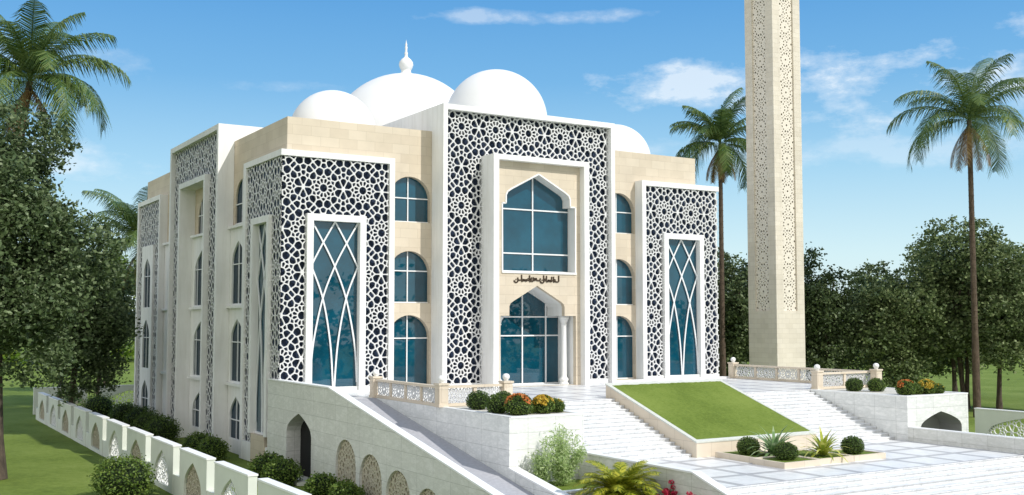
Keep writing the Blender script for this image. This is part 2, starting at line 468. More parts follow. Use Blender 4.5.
def window(parent, m, out, w, us=(), vs=(), th=.075, name='window'):
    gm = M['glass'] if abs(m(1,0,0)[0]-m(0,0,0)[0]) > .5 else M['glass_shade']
    fr = MB()
    for u in us:
        a, b = span_v(out, u); fr.mbox(m, u-th/2, u+th/2, a, b-.01, w-.09, w-.02)
    for v in vs:
        a, b = span_u(out, v); fr.mbox(m, a+.01, b-.01, v-th/2, v+th/2, w-.085, w-.025)
    fr.mbox(m, span_u(out,out[0][1]+.02)[0], span_u(out,out[0][1]+.02)[1], out[0][1], out[0][1]+.08, w-.10, w-.015)
    f = fr.build(name, M['frame'], parent)
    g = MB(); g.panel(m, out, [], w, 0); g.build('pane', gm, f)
    return f

# ------------------------------------------------------------------ the mosque
GZ = -4.6
mosque = thing('mosque', 'white and beige mosque with pierced star screens, arched windows and white domes', 'mosque', (17.87, 19, GZ))
L_, LZ = 35.75, 17.21
WY, WX = .88, .67
CX = 17.87
EX = 34.1

# beige body -------------------------------------------------------
body = MB()
LW = 9.2; RW = 26.54
def wins(c): return [round_arch(c,1.5,.12,4.82,14,1.5), round_arch(c,1.5,5.62,9.06,14,1.5), round_arch(c,1.5,10.98,14.02,14,1.5)]
body.panel(F(WY), [(WX,GZ),(10.82,GZ),(10.82,LZ),(WX,LZ)], wins(LW), 0, .42)
body.panel(F(WY), [(24.93,GZ),(EX,GZ),(EX,LZ),(24.93,LZ)], wins(RW), 0, .42)
body.poly([(EX,WY,GZ),(35.2,2.2,GZ),(35.2,2.2,LZ),(EX,WY,LZ)])
body.poly([(35.2,2.2,GZ),(35.2,38.4,GZ),(35.2,38.4,LZ),(35.2,2.2,LZ)])
body.poly([(35.2,38.4,GZ),(WX,38.4,GZ),(WX,38.4,LZ),(35.2,38.4,LZ)])
def sideA(c): return round_arch(c,1.45,11.2,14.3,12,1.45)
body.panel(S(WX), rect(WY,11.82,10.9,LZ), [sideA(9.9)], 0, .12)
body.panel(S(WX), rect(WY,7.54,GZ,10.9), [], 0, 0)
body.panel(S(WX), [(11.82,15.5),(25.4,15.5),(25.4,LZ),(11.82,LZ)], [], 0, 0)
body.panel(S(WX), rect(25.4,38.4,10.9,LZ), [sideA(28.1)], 0, .12)
body.panel(S(WX), rect(30.66,38.4,GZ,10.9), [], 0, 0)
body.poly([(WX,WY,LZ),(EX,WY,LZ),(35.2,2.2,LZ),(35.2,38.4,LZ),(WX,38.4,LZ)])
body.build('wall', M['stone'], mosque)
for c in (LW, RW):
    for o, hz in zip(wins(c), (3.3, 7.75, 12.6)):
        window(mosque, F(WY), o, .40, (c-.02,), (hz,))
for c in (9.9, 28.1):
    window(mosque, S(WX), sideA(c), .115, (c,), (12.6,))

# corner bays -------------------------------------------------------
BH, BA = 15.0, 7.67
def diagrid(mb, m, u0, u1, z0, z1, w, th=.10):
    """crossing bars that stretch towards the foot, like drawn-out diamonds"""
    H = z1-z0; W = u1-u0
    X = lambda t: u0+W*t; Z = lambda t: z1-H*t
    def curve(pts, n=8):
        out = [pts[0]]
        for i in range(len(pts)-1):
            p0 = pts[max(i-1,0)]; p1 = pts[i]; p2 = pts[i+1]; p3 = pts[min(i+2,len(pts)-1)]
            for k in range(1, n+1):
                t = k/n
                out.append(tuple(.5*((2*b)+(-a+c)*t+(2*a-5*b+4*c-d)*t*t+(-a+3*b-3*c+d)*t**3) for a,b,c,d in zip(p0,p1,p2,p3)))
        return out
    lines = [[(.5,0),(.25,.125),(0,.265)],[(.5,0),(.75,.125),(1,.265)],
             [(0,.0),(.25,.125),(.5,.265),(.75,.455),(.94,.72),(1,.95)],[(1,.0),(.75,.125),(.5,.265),(.25,.455),(.06,.72),(0,.95)],
             [(0,.265),(.25,.455),(.42,.72),(.49,1)],[(1,.265),(.75,.455),(.58,.72),(.51,1)]]
    for i, ln in enumerate(lines):
        c = [(X(a),Z(b)) for a,b in curve(ln)]; dw = .004*i
        for k in range(len(c)-1): mb.bar(m, c[k], c[k+1], th, w-.10-dw, w-.03-dw)

def inner_window(m, uA, uB, z0, z1, p0, p1, wname='window'):
    """framed tall window: outer frame uA..uB up to z1, band .42"""
    f = MB(); b = .42
    f.mbox(m, uA, uA+b, z0, z1, p0, p1); f.mbox(m, uB-b, uB, z0, z1, p0, p1); f.mbox(m, uA+b, uB-b, z1-b, z1, p0, p1)
    f.build('window_surround', M['white'], mosque)
    g = MB(); diagrid(g, m, uA+b, uB-b, z0+.02, z1-b, p1-.06)
    g.mbox(m, uA+b, uB-b, z0, z0+.12, p1-.22, p1-.07)
    fr = g.build(wname, M['frame'], mosque)
    q = MB(); q.panel(m, rect(uA+b,uB-b,z0,z1-b), [], p1-.05, 0); q.build('pane', M['glass'], fr)

def screen_strips(m, u0, u1, z0, z1, uA, uB, zt, a, org, w, depth=.12, gap=.17):
    """lattice around an inner frame"""
    mb = MB()
    lattice(mb, m, rect(u0,uA,z0,z1), a, org, w, depth); lattice(mb, m, rect(uB,u1,z0,z1), a, org, w, depth)
    lattice(mb, m, rect(uA,uB,zt,z1), a, org, w, depth)
    mb.build('lattice_screen', M['screen'], mosque)
    bk = MB()
    for r_ in (rect(u0,uA+.2,z0,z1), rect(uB-.2,u1,z0,z1), rect(uA+.2,uB-.2,zt-.2,z1)): bk.panel(m, r_, [], w+depth+gap, 0)
    bk.build('backing_panel', M['darkglass'], mosque)

PA = 2.66
# left corner bay
fr = MB()
fr.box(0, BA, 0, WY, 14.62, BH); fr.box(7.3, BA, 0, WY, GZ, 14.62); fr.box(.12, 7.3, .06, WY-.3, -.02, .32)
fr.box(0, WX, WY, 7.53, 14.62, BH); fr.box(0, WX, 6.98, 7.53, GZ, 14.62)
fr.box(.02, WX-.05, .06, 6.98, GZ, -3.4)
fr.build('bay_frame', M['white'], mosque)
screen_strips(F(.1), .10, 7.3, .32, 14.62, 1.69, 5.65, 11.1, PA, (2.8,12.75), 0)
inner_window(F(0), 1.69, 5.65, .02, 11.1, -.10, .42)
screen_strips(S(.1), .24, 6.98, -3.4, 14.62, 1.95, 5.5, 11.1, PA, (3.75,12.75), 0, .04, .05)
inner_window(S(0), 1.95, 5.5, -2.75, 11.1, -.10, .42)
bp_ = MB(); bp_.box(-.03, .45, 2.37, 5.08, GZ, -2.75); bp_.build('base_panel', M['stone'], mosque)
# right corner bay
fr = MB(); x0 = L_-BA
fr.box(x0, L_, 0, WY, 14.62, BH); fr.box(x0, x0+.37, 0, WY, GZ, 14.62); fr.box(x0+.37, L_-.12, .06, WY-.3, -.02, .32)
fr.box(L_-.1, L_, .3, WY, GZ, 14.62); fr.box(35.2, L_, WY, 7.5, GZ, BH)
fr.build('bay_frame', M['white'], mosque)
screen_strips(F(.1), x0+.37, L_-.08, .32, 14.62, L_-5.65, L_-1.69, 11.1, PA, (L_-2.8,12.75), 0)
inner_window(F(0), L_-5.65, L_-1.69, .02, 11.1, -.10, .42)

# main block with the great portal -------------------------------------
MX0, MX1, MY, MZ = 10.79, 24.95, -.78, 18.86
fr = MB()
fr.box(MX0, MX0+.34, MY, WY-.02, GZ, 18.5); fr.box(MX1-.34, MX1, MY, WY-.02, GZ, 18.5)
fr.box(MX0, MX1, MY, 9.0, 18.5, MZ)
fr.box(MX0+.003, MX1-.003, .86, 9.0, LZ-.2, 18.5)
fr.box(MX0+.34, 13.97, -.42, -.05, -.02, .30); fr.box(21.73, MX1-.34, -.42, -.05, -.02, .30)
fr.build('main_frame', M['white'], mosque)
ml = MB()
for r_ in (rect(11.13,13.97,.30,18.5), rect(21.73,24.61,.30,18.5), rect(13.97,21.73,15.58,18.5)):
    lattice(ml, F(-.40), r_, 2.67, (12.38,17.5), 0, .12)
ml.build('lattice_screen', M['screen'], mosque)
bk = MB()
for r_ in (rect(11.13,13.97,0,18.5), rect(21.73,24.61,0,18.5), rect(13.97,21.73,15.4,18.5)): bk.panel(F(-.08), r_, [], 0, 0)
bk.build('backing_panel', M['darkglass'], mosque)
pf = MB()
pf.box(13.95, 14.37, -2.0, -.06, -.02, 15.25); pf.box(21.33, 21.75, -2.0, -.06, -.02, 15.25); pf.box(13.95, 21.75, -2.0, -.06, 15.25, 15.6)
pf.build('portal_frame', M['white'], mosque)
PY_ = -1.45
up = [(14.98,7.80),(20.86,7.80),(20.86,12.36),(20.42,12.36),(20.42,12.9),(20.30,13.14),(20.0,13.34),(17.85,14.46),(15.7,13.34),(15.40,13.14),(15.28,12.9),(15.28,12.36),(14.98,12.36)]
dr = [(14.80,.015),(20.95,.015),(20.95,4.78),(20.0,4.78),(20.0,5.42),(19.9,5.62),(19.7,5.76),(17.75,6.84),(15.8,5.76),(15.6,5.62),(15.5,5.42),(15.5,4.78),(14.80,4.78)]
pn = MB(); pn.panel(F(PY_), rect(14.37,21.33,-.02,15.25), [up, dr], 0, [.02,.35]); pn.build('portal_wall', M['stone'], mosque)
rv = MB()
for i in range(len(up)):
    p, q = up[i], up[(i+1)%len(up)]; rv.poly([(p[0],PY_+.02,p[1]),(q[0],PY_+.02,q[1]),(q[0],-.55,q[1]),(p[0],-.55,p[1])])
for i in range(len(dr)):
    p, q = dr[i], dr[(i+1)%len(dr)]; rv.poly([(p[0],PY_+.35,p[1]),(q[0],PY_+.35,q[1]),(q[0],.85,q[1]),(p[0],.85,p[1])])
tl = up[1:]+[up[0]]
def grow(loop, c, d):
    out = []
    for x,z in loop:
        v = Vector((x-c[0], z-c[1])); v.normalize(); out.append((x+v.x*d, z+v.y*d))
    return out
rv.trim(F(PY_), grow(up[1:]+up[:1],(17.85,11.2),.07), .10, -.05, .0)
rv.mbox(F(PY_), 14.9, 20.98, 7.66, 7.80, -.07, 0)
rv.build('portal_reveal', M['white'], mosque)
window(mosque, F(-.6), up, 0, (17.86,), (12.1, 9.06), .09)
dw = window(mosque, F(.8), dr, 0, (17.89,19.86,15.92), (4.72,3.41), .09, 'entrance_door')
for sx in (-1, 1):
    c = MB(); cx = 17.80+sx*2.70
    c.lathe([(.0,0),(.36,0),(.36,.10),(.30,.14),(.27,.22),(.34,.30),(.34,.40),(.22,.52),(.20,.6),(.185,4.1),(.21,4.14),(.25,4.2),(.21,4.26),(.30,4.5),(.37,4.6),(.37,4.76),(0,4.76)], (cx,-.60,0), 20)
    c.build('column', M['white'], mosque, True)
# inscription over the door: cursive strokes
ins = MB(); mi = F(PY_)
def stroke(pts, wd, ox, oz, k):
    P = [(ox+a*.1, oz+b*.1) for a,b in pts]
    for i in range(len(P)-1): ins.bar(mi, P[i], P[i+1], wd, -.05-.001*k, 0)
GL = [ # small library of cursive letter strokes, units of 0.1 m
 [[(0,6),(0,0)]], [[(0,3),(.3,.3),(2,.1),(3.2,.6),(3.4,2.6)]], [[(0,.2),(1.2,.2),(1.6,2.4),(2.3,.3),(3.0,2.2),(3.5,.3),(4.2,.2),(4.4,2.6)]],
 [[(0,1.0),(.4,-.8),(1.8,-1.4),(3,-.6),(3.2,1.8)],[(1.4,1.8),(1.9,1.8)]], [[(0,-1.2),(1.1,-.8),(1.5,.6),(1.2,1.8),(.6,1.2),(1.4,.5)]],
 [[(0,.2),(2.4,.2),(2.6,5.6)],[(1.0,1.9),(1.6,1.9)]], [[(0,0),(.5,4.6)],[(.5,.2),(1.8,.3),(2.0,4.8)]], [[(0,.3),(1.5,.3),(2.8,1.2),(2.0,2.4),(.8,2.0),(1.7,.6)]] ]
seq = [3,1,0,2,5,4,6,7,1,3,0,5,2,6,4,1,0]
ox = 15.85; k = 0
for gi, s in enumerate(seq):
    g = GL[s]; wmax = max(p[0] for st in g for p in st)
    ins = MB()
    for st in g: stroke([(x*.98,y*.62) for x,y in st], .085, ox, 7.14+(.05 if gi%3 else -.02), k); k = (k+1)%9
    ins.build('letter', M['bronze'], mosque)
    ox += wmax*.098-.02
    if ox > 19.75: break
# left side: recessed walls, centre bay and rear bay ----------------------
LV = [(5.56,9.98),(.22,4.58),(-3.7,-.75)]
def side_panel(y0, y1, c, xw, hw):
    p = MB(); holes = [pointed_arch(c, hw, a, b-1.35, b) for a,b in LV]
    p.panel(S(xw), rect(y0,y1,GZ,10.9), holes, 0, .13, edge=WX-xw+.12)
    p.build('side_wall_panel', M['white'], mosque)
    for (a,b), o in zip(LV, holes): window(mosque, S(xw), o, .125, (c,), (b-1.6,), .07)
    for z in (11.02, 5.44, .10):
        sl = MB().box(xw-.22, xw-.002, y0+.15, y1-.02, z-.12, z+.06); sl.build('window_sill', M['white'], mosque)
side_panel(7.54, 11.80, 9.9, .47, 1.4)
side_panel(25.42, 30.66, 28.1, .47, 1.4)
# centre bay
CBX, C0, C1 = -.5, 11.82, 25.4
fr = MB()
fr.box(CBX, WX-.01, C0, C0+.4, GZ, 18.0); fr.box(CBX, WX-.01, C1-.4, C1, GZ, 18.0)
fr.box(CBX, 9.0, C0, C1, 18.0, 18.4); fr.box(.3, 9.0, C0+.003, C1-.003, LZ-.2, 18.0)
fr.build('bay_frame', M['white'], mosque)
mb = MB()
for r_ in (rect(C0+.4,14.9,-3.9,18.0), rect(22.3,C1-.4,-3.9,18.0), rect(14.9,22.3,15.15,18.0)):
    lattice(mb, S(-.22), r_, 2.67, (18.6,16.6), 0, .04)
mb.build('lattice_screen', M['screen'], mosque)
bk = MB()
for r_ in (rect(C0+.4,14.9,GZ,18.0), rect(22.3,C1-.4,GZ,18.0), rect(14.9,22.3,15.0,18.0)): bk.panel(S(-.13), r_, [], 0, 0)
bk.build('backing_panel', M['darkglass'], mosque)
fr = MB()
fr.box(-.56, .76, 14.9, 15.28, GZ, 14.75); fr.box(-.56, .76, 21.92, 22.3, GZ, 14.75); fr.box(-.56, .76, 14.9, 22.3, 14.75, 15.15)
fr.box(CBX+.05, .06, C0+.4, 14.9, GZ, -3.9); fr.box(CBX+.05, .06, 22.3, C1-.4, GZ, -3.9)
fr.build('window_surround', M['white'], mosque)
p = MB(); ho = [round_arch(18.6,2.35,11.1,14.2,12,2.0)]
p.panel(S(WX), rect(15.0,22.2,10.9,14.9), ho, 0, .09); p.build('upper_wall_panel', M['stone'], mosque)
window(mosque, S(WX), ho[0], .085, (18.6,20.2), (12.6,))
p = MB(); holes = [pointed_arch(18.6, 2.3, a, b-1.7, b) for a,b in LV]
p.panel(S(.45), rect(15.29,21.91,GZ,10.9), holes, 0, .12, edge=.3); p.build('side_wall_panel', M['white'], mosque)
for (a,b), o in zip(LV, holes): window(mosque, S(.45), o, .115, (18.6,20.3), (b-1.6,), .07)
for z in (11.02, 5.44, .10):
    sl = MB().box(.2, .448, 15.6, 21.6, z-.12, z+.06); sl.build('window_sill', M['white'], mosque)
# rear bay
T0, T1 = 30.7, 39.2
fr = MB()
fr.box(0, WX, T0, T1, 14.9, 15.3); fr.box(0, WX, T0, T0+.4, GZ, 14.9); fr.box(0, WX, T1-.45, T1, GZ, 14.9)
fr.box(.02, .5, T0+.4, T1-.45, GZ, -3.5)
fr.build('bay_frame', M['white'], mosque)
mb = MB()
for r_ in (rect(T0+.4,32.9,-3.5,14.9), rect(37.0,T1-.45,-3.5,14.9), rect(32.9,37.0,11.1,14.9)):
    lattice(mb, S(.14), r_, 2.67, (34.95,12.9), 0, .04)
mb.build('lattice_screen', M['screen'], mosque)
p = MB(); holes = [pointed_arch(34.95, 1.2, a, b-1.3, b) for a,b in LV]
p.panel(S(.0), rect(32.9,37.0,GZ+.02,11.1), holes, 0, .13, edge=.5); p.build('side_wall_panel', M['white'], mosque)
for (a,b), o in zip(LV, holes): window(mosque, S(0), o, .125, (34.95,), (b-1.6,), .07)
bk = MB(); bk.panel(S(.23), rect(T0+.4,32.89,GZ,14.9), [], 0, 0); bk.panel(S(.23), rect(37.01,T1-.45,GZ,14.9), [], 0, 0); bk.panel(S(.23), rect(32.89,37.01,11.11,14.9), [], 0, 0)
bk.build('backing_panel', M['darkglass'], mosque)

# domes -------------------------------------------------------------------
def dome(x, y, zc, r, zb, top=1.0, fin=False):
    n = 26; a0 = math.asin(max(-1,(zb-zc)/(r*top)))
    prof = [(r*cos(a0+(pi/2-a0)*k/n), r*top*sin(a0+(pi/2-a0)*k/n)) for k in range(n+1)]
    d = MB().lathe(prof, (x,y,zc), 64).build('dome', M['dome'], mosque, True)
    if fin:
        zt = zc+r*top
        MB().lathe([(.55,-.15),(.55,.12),(.42,.2),(.42,.42),(.50,.5),(.62,.85),(.58,1.12),(.40,1.36),(.16,1.55),(.12,1.75),(.16,1.9),(.09,2.02),(.10,2.3),(.13,2.4),(.08,2.5),(.08,2.6),(.11,2.66),(.05,2.75),(.0,3.1)], (x,y,zt), 24).build('finial', M['dome'], d, True)
dome(17.7, 19.2, 18.85, 6.7, LZ, 1.0, True)
dome(17.87, 4.3, 19.15, 3.78, 18.8)
dome(5.75, 6.0, 17.35, 2.98, LZ-.2)
dome(L_-5.75, 6.0, 17.35, 2.98, LZ-.2)

# ------------------------------------------------------------------ terrace, ramp, stairs, plaza
PZ = -2.6
g = MB()
g.box(1.6, 36.7, -5.6, 0.87, GZ, 0); g.box(0.25, 1.6, -5.6, 0.87, -.4, 0); g.box(4.0, 36.7, -13.5, -5.6, GZ, 0)
ter = struct(g.build('terrace', M['terrace'])); 
g = MB(); g.box(8.1, 31.0, -28.55, -19.9, GZ, PZ)
struct(g.build('plaza', M['plaza']))
g = MB(); S0_ = 90
g.poly([(-400,-300,GZ-.02),(700,-300,GZ-.02),(700,900,GZ-.02),(-400,900,GZ-.02)])
struct(g.build('lawn', M['grass']))
g = MB(); g.poly([(3.0,-46,GZ-.006),(60,-46,GZ-.006),(60,-30,GZ-.006),(3.0,-30,GZ-.006)])
struct(g.build('forecourt', M['asphalt']))

# terrace retaining walls (marble facing set proud of the slab)
retwall = thing('retaining_wall', 'white marble retaining wall between the ramp and the raised terrace', 'retaining wall', (4, -10, GZ))
g = MB()
prof = [(-5.3,-.9),(-5.3,-.004),(-13.5,-.004),(-20.45,-.004),(-20.45,GZ),(-6,GZ)]
g.prism(S(3.9), [(-5.3,GZ),(-5.3,-.004),(-20.42,-.004),(-20.42,GZ)], 0, .098)
g.build('wall_face', M['marble'], retwall)
g = MB(); zr = lambda y: -2.30+(y+20.42)*.168
g.prism(S(3.9), [(-20.424,GZ),(-20.424,-2.36),(-31.5,zr(-31.5)-.06),(-31.5,GZ)], 0, .42)
g.build('ramp_side_wall', M['marble'], retwall)
g = MB(); g.prism(S(3.84), [(-20.43,-2.355),(-20.43,-2.28),(-31.5,zr(-31.5)+.02),(-31.5,zr(-31.5)-.055)], 0, .54)
g.build('coping', M['coping'], retwall)

ramp_t = thing('ramp', 'long grey ramp with a white topped marble parapet and blind arches in its side', 'ramp', (1.5,-17,GZ))
g = MB(); rz = lambda y: .19*(y+5.6)
g.poly([(.2,-5.6,-.004),(3.9,-5.6,-.004),(3.9,-30,rz(-30)),(.2,-30,rz(-30))])
g.poly([(.2,-30,rz(-30)),(3.9,-30,rz(-30)),(3.9,-31,GZ),(.2,-31,GZ)])
g.build('ramp_surface', M['ramp'], ramp_t)
pt = lambda y: .86 if y > -8.4 else .86+(y+8.4)*.1905
door = pointed_arch(-3.95, 2.0, GZ, -2.0, -.85)
arches = [round_arch(-10.85-3.13*k, 1.32, GZ, -1.68-.42*k, 14) for k in range(4)]
outer = [(-34,GZ),(-.02,GZ),(-.02,.82),(-8.4,.82)]+[(y, pt(y)-.04) for y in (-14,-20,-26,-33)]+[(-34,GZ+.1)]
g = MB(); g.panel(S(-.15), outer, [door]+arches, 0, [.36]+[.16]*4)
g.panel(S(.2), [(-31.5,GZ),(-.02,GZ),(-.02,.82),(-8.4,.82)]+[(y, pt(y)-.04) for y in (-14,-20,-26,-31.5)], [door], 0, 0)
g.box(-.15, -.012, -.02, 1.45, GZ, .82)
g.build('outer_wall', M['marble_grey'], ramp_t)
g = MB()
g.mbox(S(-.19), -8.4, 1.45, .82, .90, 0, .17)
g.prism(S(-.18), [(0,.823),(0,.902),(-8.4,.902),(-33,pt(-33)+.04),(-33,pt(-33)-.038),(-8.4,.823)], .0, .46)
g.build('parapet_coping', M['coping'], ramp_t)
M['taupe'] = plain('taupe_backing', (.30,.27,.21), .9)
for k in range(4):
    o = arches[k]; g = MB(); lattice(g, S(-.02), o, 1.6, (-10.85-3.13*k,-3.2), 0, .05, CELLS_FAT)
    ba = g.build('blind_arch_screen', M['fencestone'], ramp_t)
    g = MB(); g.panel(S(.035), o, [], 0, 0); g.build('arch_backing', M['taupe'], ba)
g = MB()
g.panel(S(.205), [(a, b) for a,b in door], [], 1.2, 0, edge=-1.2)
g.build('passage', M['marble_grey'], ramp_t)
g = MB(); g.panel(S(.72), door, [], 0, 0); g.build('passage_shade', M['void'], ramp_t)  # near-black sheet painted as the unlit inside of the passage
g = MB(); g.box(-1.0, -.16, -6.1, -5.2, GZ-.01, GZ+.18); g.build('door_step', M['marble_grey'], ramp_t)
lamp = thing('wall_lamp', 'small black wall lamp low on the marble wall above the ramp', 'lamp', (3.85,-7.9,-.62))
g = MB(); g.box(3.76,3.9,-8.02,-7.78,-.70,-.52); g.build('lamp_body', M['black'], lamp)
g = MB(); g.box(3.72,3.758,-7.98,-7.82,-.67,-.56); g.build('lens', M['frame'], lamp)

def stairs(x0, x1, y0, z0, z1, n, run, label, cat='staircase'):
    y0 -= .012
    t = thing('staircase', label, cat, ((x0+x1)/2, y0-run/2, z1), 'flights of white marble steps')
    g = MB(); h = (z0-z1)/n; d = run/n
    for i in range(n):
        za = z0-h*(i+1); ya = y0-d*(i+1)
        g.poly([(x0,ya+d,za+h),(x1,ya+d,za+h),(x1,ya+d,za),(x0,ya+d,za)])
        if i < n-1: g.poly([(x0,ya+d,za),(x1,ya+d,za),(x1,ya,za),(x0,ya,za)])
    # nosings
    for i in range(n):
        z = z0-h*i; y = y0-d*i
        g.box(x0+.01, x1-.01, y-.035, y-.004, z-.05, z-.003)
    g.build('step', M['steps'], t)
    return t
stairs(8.1, 15.18, -13.5, 0, PZ, 16, 6.95, 'left flight of white marble steps between the shrub planter and the sloped lawn')
stairs(24.02, 31.0, -13.5, 0, PZ, 16, 6.95, 'right flight of white marble steps climbing to the right of the sloped lawn')
stairs(8.4, 36, -28.55, PZ, GZ, 13, 6.0, 'wide lowest flight of white steps in front of the paved plaza')

# low walls beside the plaza
cheek = thing('parapet_wall', 'low grey marble wall with white coping along the left edge of the plaza', 'low wall', (8,-26,GZ))
zt = lambda y: -1.82 if y > -28.63 else -1.82+(y+28.63)*.315
g = MB(); g.prism(S(7.75), [(-20.43,GZ),(-20.43,-1.85),(-28.63,-1.85),(-36.5,zt(-36.5)-.03),(-36.5,GZ)], 0, .345); g.build('wall_face', M['marble_grey'], cheek)
g = MB(); g.prism(S(7.70), [(-20.43,-1.848),(-20.43,-1.77),(-28.63,-1.77),(-36.5,zt(-36.5)+.05),(-36.5,zt(-36.5)-.028),(-28.63,-1.848)], 0, .45); g.build('coping', M['coping'], cheek)
cheek2 = thing('parapet_wall', 'low grey marble wall running along the right edge of the plaza', 'low wall', (31.2,-26,GZ))
g = MB(); g.prism(S(31.0), [(-21.02,GZ),(-21.02,-1.83),(-36.5,-1.83),(-36.5,GZ)], 0, .32); g.build('wall_face', M['marble_grey'], cheek2)
g = MB(); g.prism(S(30.97), [(-21.02,-1.828),(-21.02,-1.77),(-36.5,-1.77),(-36.5,-1.828)], 0, .38); g.build('coping', M['coping'], cheek2)

# sloped lawn block
lw = thing('lawn_bed', 'sloping green lawn in a beige stone frame between the two flights of steps', 'lawn bed', (19.6,-16.5,PZ))
LT0, LT1, LB = -12.64, -20.42, -1.80
g = MB(); pr = [(LT0,-.01),(LT0,.74),(LT1,LB-.05),(LT1,PZ+.002)]
g.prism(S(15.2), [(LT0,PZ),(LT0,.74),(LT1,LB-.05),(LT1,PZ)], 0, 8.8); g.build('stone_frame', M['stone2'], lw)
g = MB(); sl_ = (LB-.74-.05)/(LT1-LT0); zz = lambda y: .74+(y-LT0)*sl_
for x0, x1, y0, y1 in ((15.17,15.42,LT0+.02,LT1-.03),(23.78,24.03,LT0+.02,LT1-.03),(15.42,23.78,LT0+.02,LT0-.25),(15.42,23.78,LT1+.22,LT1-.03)):
    g.prism(S(x0), [(y0,zz(y0)+.004),(y0,zz(y0)+.08),(y1,zz(y1)+.08),(y1,zz(y1)+.004)], 0, x1-x0)
g.build('curb', plain('pale_grey_curb', (.60,.61,.55), .7, .08, 5), lw)
g = MB(); nX, nY = 60, 50
rng = random.Random(4)
hgt = [[rng.uniform(0,.035) for i in range(nX+1)] for j in range(nY+1)]
b0 = 0
for j in range(nY+1):
    for i in range(nX+1):
        x = 15.43+(23.77-15.43)*i/nX; y = LT0-.26+(LT1+.23-LT0+.26)*j/nY
        g.v.append((x,y,zz(y)+.05+hgt[j][i]))
for j in range(nY):
    for i in range(nX): g.f.append((j*(nX+1)+i, j*(nX+1)+i+1, (j+1)*(nX+1)+i+1, (j+1)*(nX+1)+i))
g.build('turf', M['turf'], lw, True)
# facade plinth strip
pl = MB().box(24.97, 36.2, -.55, -.003, -.004, .12); tag(pl.build('plinth_step', M['coping']), 'low white step along the facade foot behind the sloped lawn', 'step')
pl = MB().box(.3, 10.77, -.5, -.003, -.004, .10); tag(pl.build('plinth_step', M['coping']), 'low white step along the facade foot at the head of the ramp', 'step')

# raised planters -------------------------------------------------------------
def planter(x0, x1, y0, y1, label, niche=None):
    t = thing('planter', label, 'planter', ((x0+x1)/2,(y0+y1)/2,GZ), 'raised marble planters')
    g = MB(); hs = [niche] if niche else []
    g.panel(F(y0), rect(x0,x1,GZ,-.06), hs, 0, .03)
    if niche:
        q = MB(); q.panel(F(y0+.03), niche, [], 1.57, 0, edge=-1.57); q.build('niche_lining', plain('shaded_niche_lining', (.30,.30,.30), .8), t)  # grey lining colour stands for the shade inside the archway
    g.poly([(x1,y0,GZ),(x1,y1,GZ),(x1,y1,-.06),(x1,y0,-.06)]); g.poly([(x0,y0,GZ),(x0,y1,GZ),(x0,y1,-.06),(x0,y0,-.06)])
    g.build('wall_face', M['marble'], t)
    g = MB(); r = .28
    g.box(x0-.02,x1+.02,y0-.02,y0+r,-.06,.02); g.box(x0-.02,x0+r,y0+r,y1,-.06,.02); g.box(x1-r,x1+.02,y0+r,y1,-.06,.02)
    g.build('rim', M['coping'], t)
    g = MB(); g.poly([(x0+.1,y0+.1,-.02),(x1-.1,y0+.1,-.02),(x1-.1,y1,-.02),(x0+.1,y1,-.02)]); g.build('pebble_bed', M['pebble'], t)
    return t
planter(4.0, 8.09, -20.42, -13.52, 'white marble planter with clipped balls and orange and yellow flowers, beside the left steps')
planter(31.02, 36.7, -21.0, -13.52, 'white marble planter with a dark pointed archway in its front, beside the right steps', pointed_arch(34.1, 1.95, GZ, -1.9, -1.0))

# bed at the foot of the left planter
bed = thing('planter_bed', 'low stepped bed with white coping holding a pale bamboo bush', 'planter bed', (6,-22.5,GZ))
g = MB(); g.box(4.33,7.74,-24.1,-23.86,GZ,-3.02); g.build('wall_face', M['marble'], bed)
g = MB(); g.box(4.34,7.69,-24.14,-23.8,-3.017,-2.93); g.build('coping', M['coping'], bed)
g = MB(); g.poly([(4.32,-23.86,-3.1),(7.75,-23.86,-3.1),(7.75,-20.43,-3.1),(4.32,-20.43,-3.1)]); g.build('turf', M['turf'], bed)
bed2 = thing('planter_bed', 'lowest planting bed holding the sago palm and red flowers', 'planter bed', (6,-27.5,GZ))
g = MB(); g.box(4.33,7.74,-33.0,-32.75,GZ,-3.9); g.build('wall_face', M['marble'], bed2)
g = MB(); g.poly([(4.32,-32.74,-4.0),(7.75,-32.74,-4.0),(7.75,-24.11,-4.0),(4.32,-24.11,-4.0)]); g.build('turf', M['turf'], bed2)

# low stepped planter boxes on the plaza
PB = [(15.9,18.5,-21.6,-20.47,'left',),(16.3,18.9,-25.4,-23.6,'front'),(18.95,21.9,-25.9,-24.0,'mid'),(20.4,23.2,-25.3,-23.99,'r')]
def low_box(x0,x1,y0,y1,label,h=.28):
    t = thing('plaza_planter', label, 'planter box', ((x0+x1)/2,(y0+y1)/2,PZ), 'low beige planter boxes on the plaza')
    r = .14; g = MB()
    g.box(x0,x1,y0,y0+r,PZ,PZ+h); g.box(x0,x1,y1-r,y1,PZ,PZ+h); g.box(x0,x0+r,y0+r,y1-r,PZ,PZ+h); g.box(x1-r,x1,y0+r,y1-r,PZ,PZ+h)
    g.build('stone_curb', M['stone2'], t)
    g = MB(); g.poly([(x0+r,y0+r,PZ+h-.05),(x1-r,y0+r,PZ+h-.05),(x1-r,y1-r,PZ+h-.05),(x0+r,y1-r,PZ+h-.05)]); g.build('turf', M['turf'], t)
low_box(16.2, 18.55, -23.6, -20.7, 'beige planter box nearest the lawn corner, holding one clipped ball')
low_box(16.0, 18.55, -25.75, -23.62, 'beige planter box at the front corner, holding one clipped ball')
low_box(18.58, 21.0, -25.6, -22.2, 'beige planter box holding the yellow agave in the middle')
low_box(21.03, 23.4, -25.6, -23.2, 'rightmost beige planter box on the plaza, holding one clipped ball')

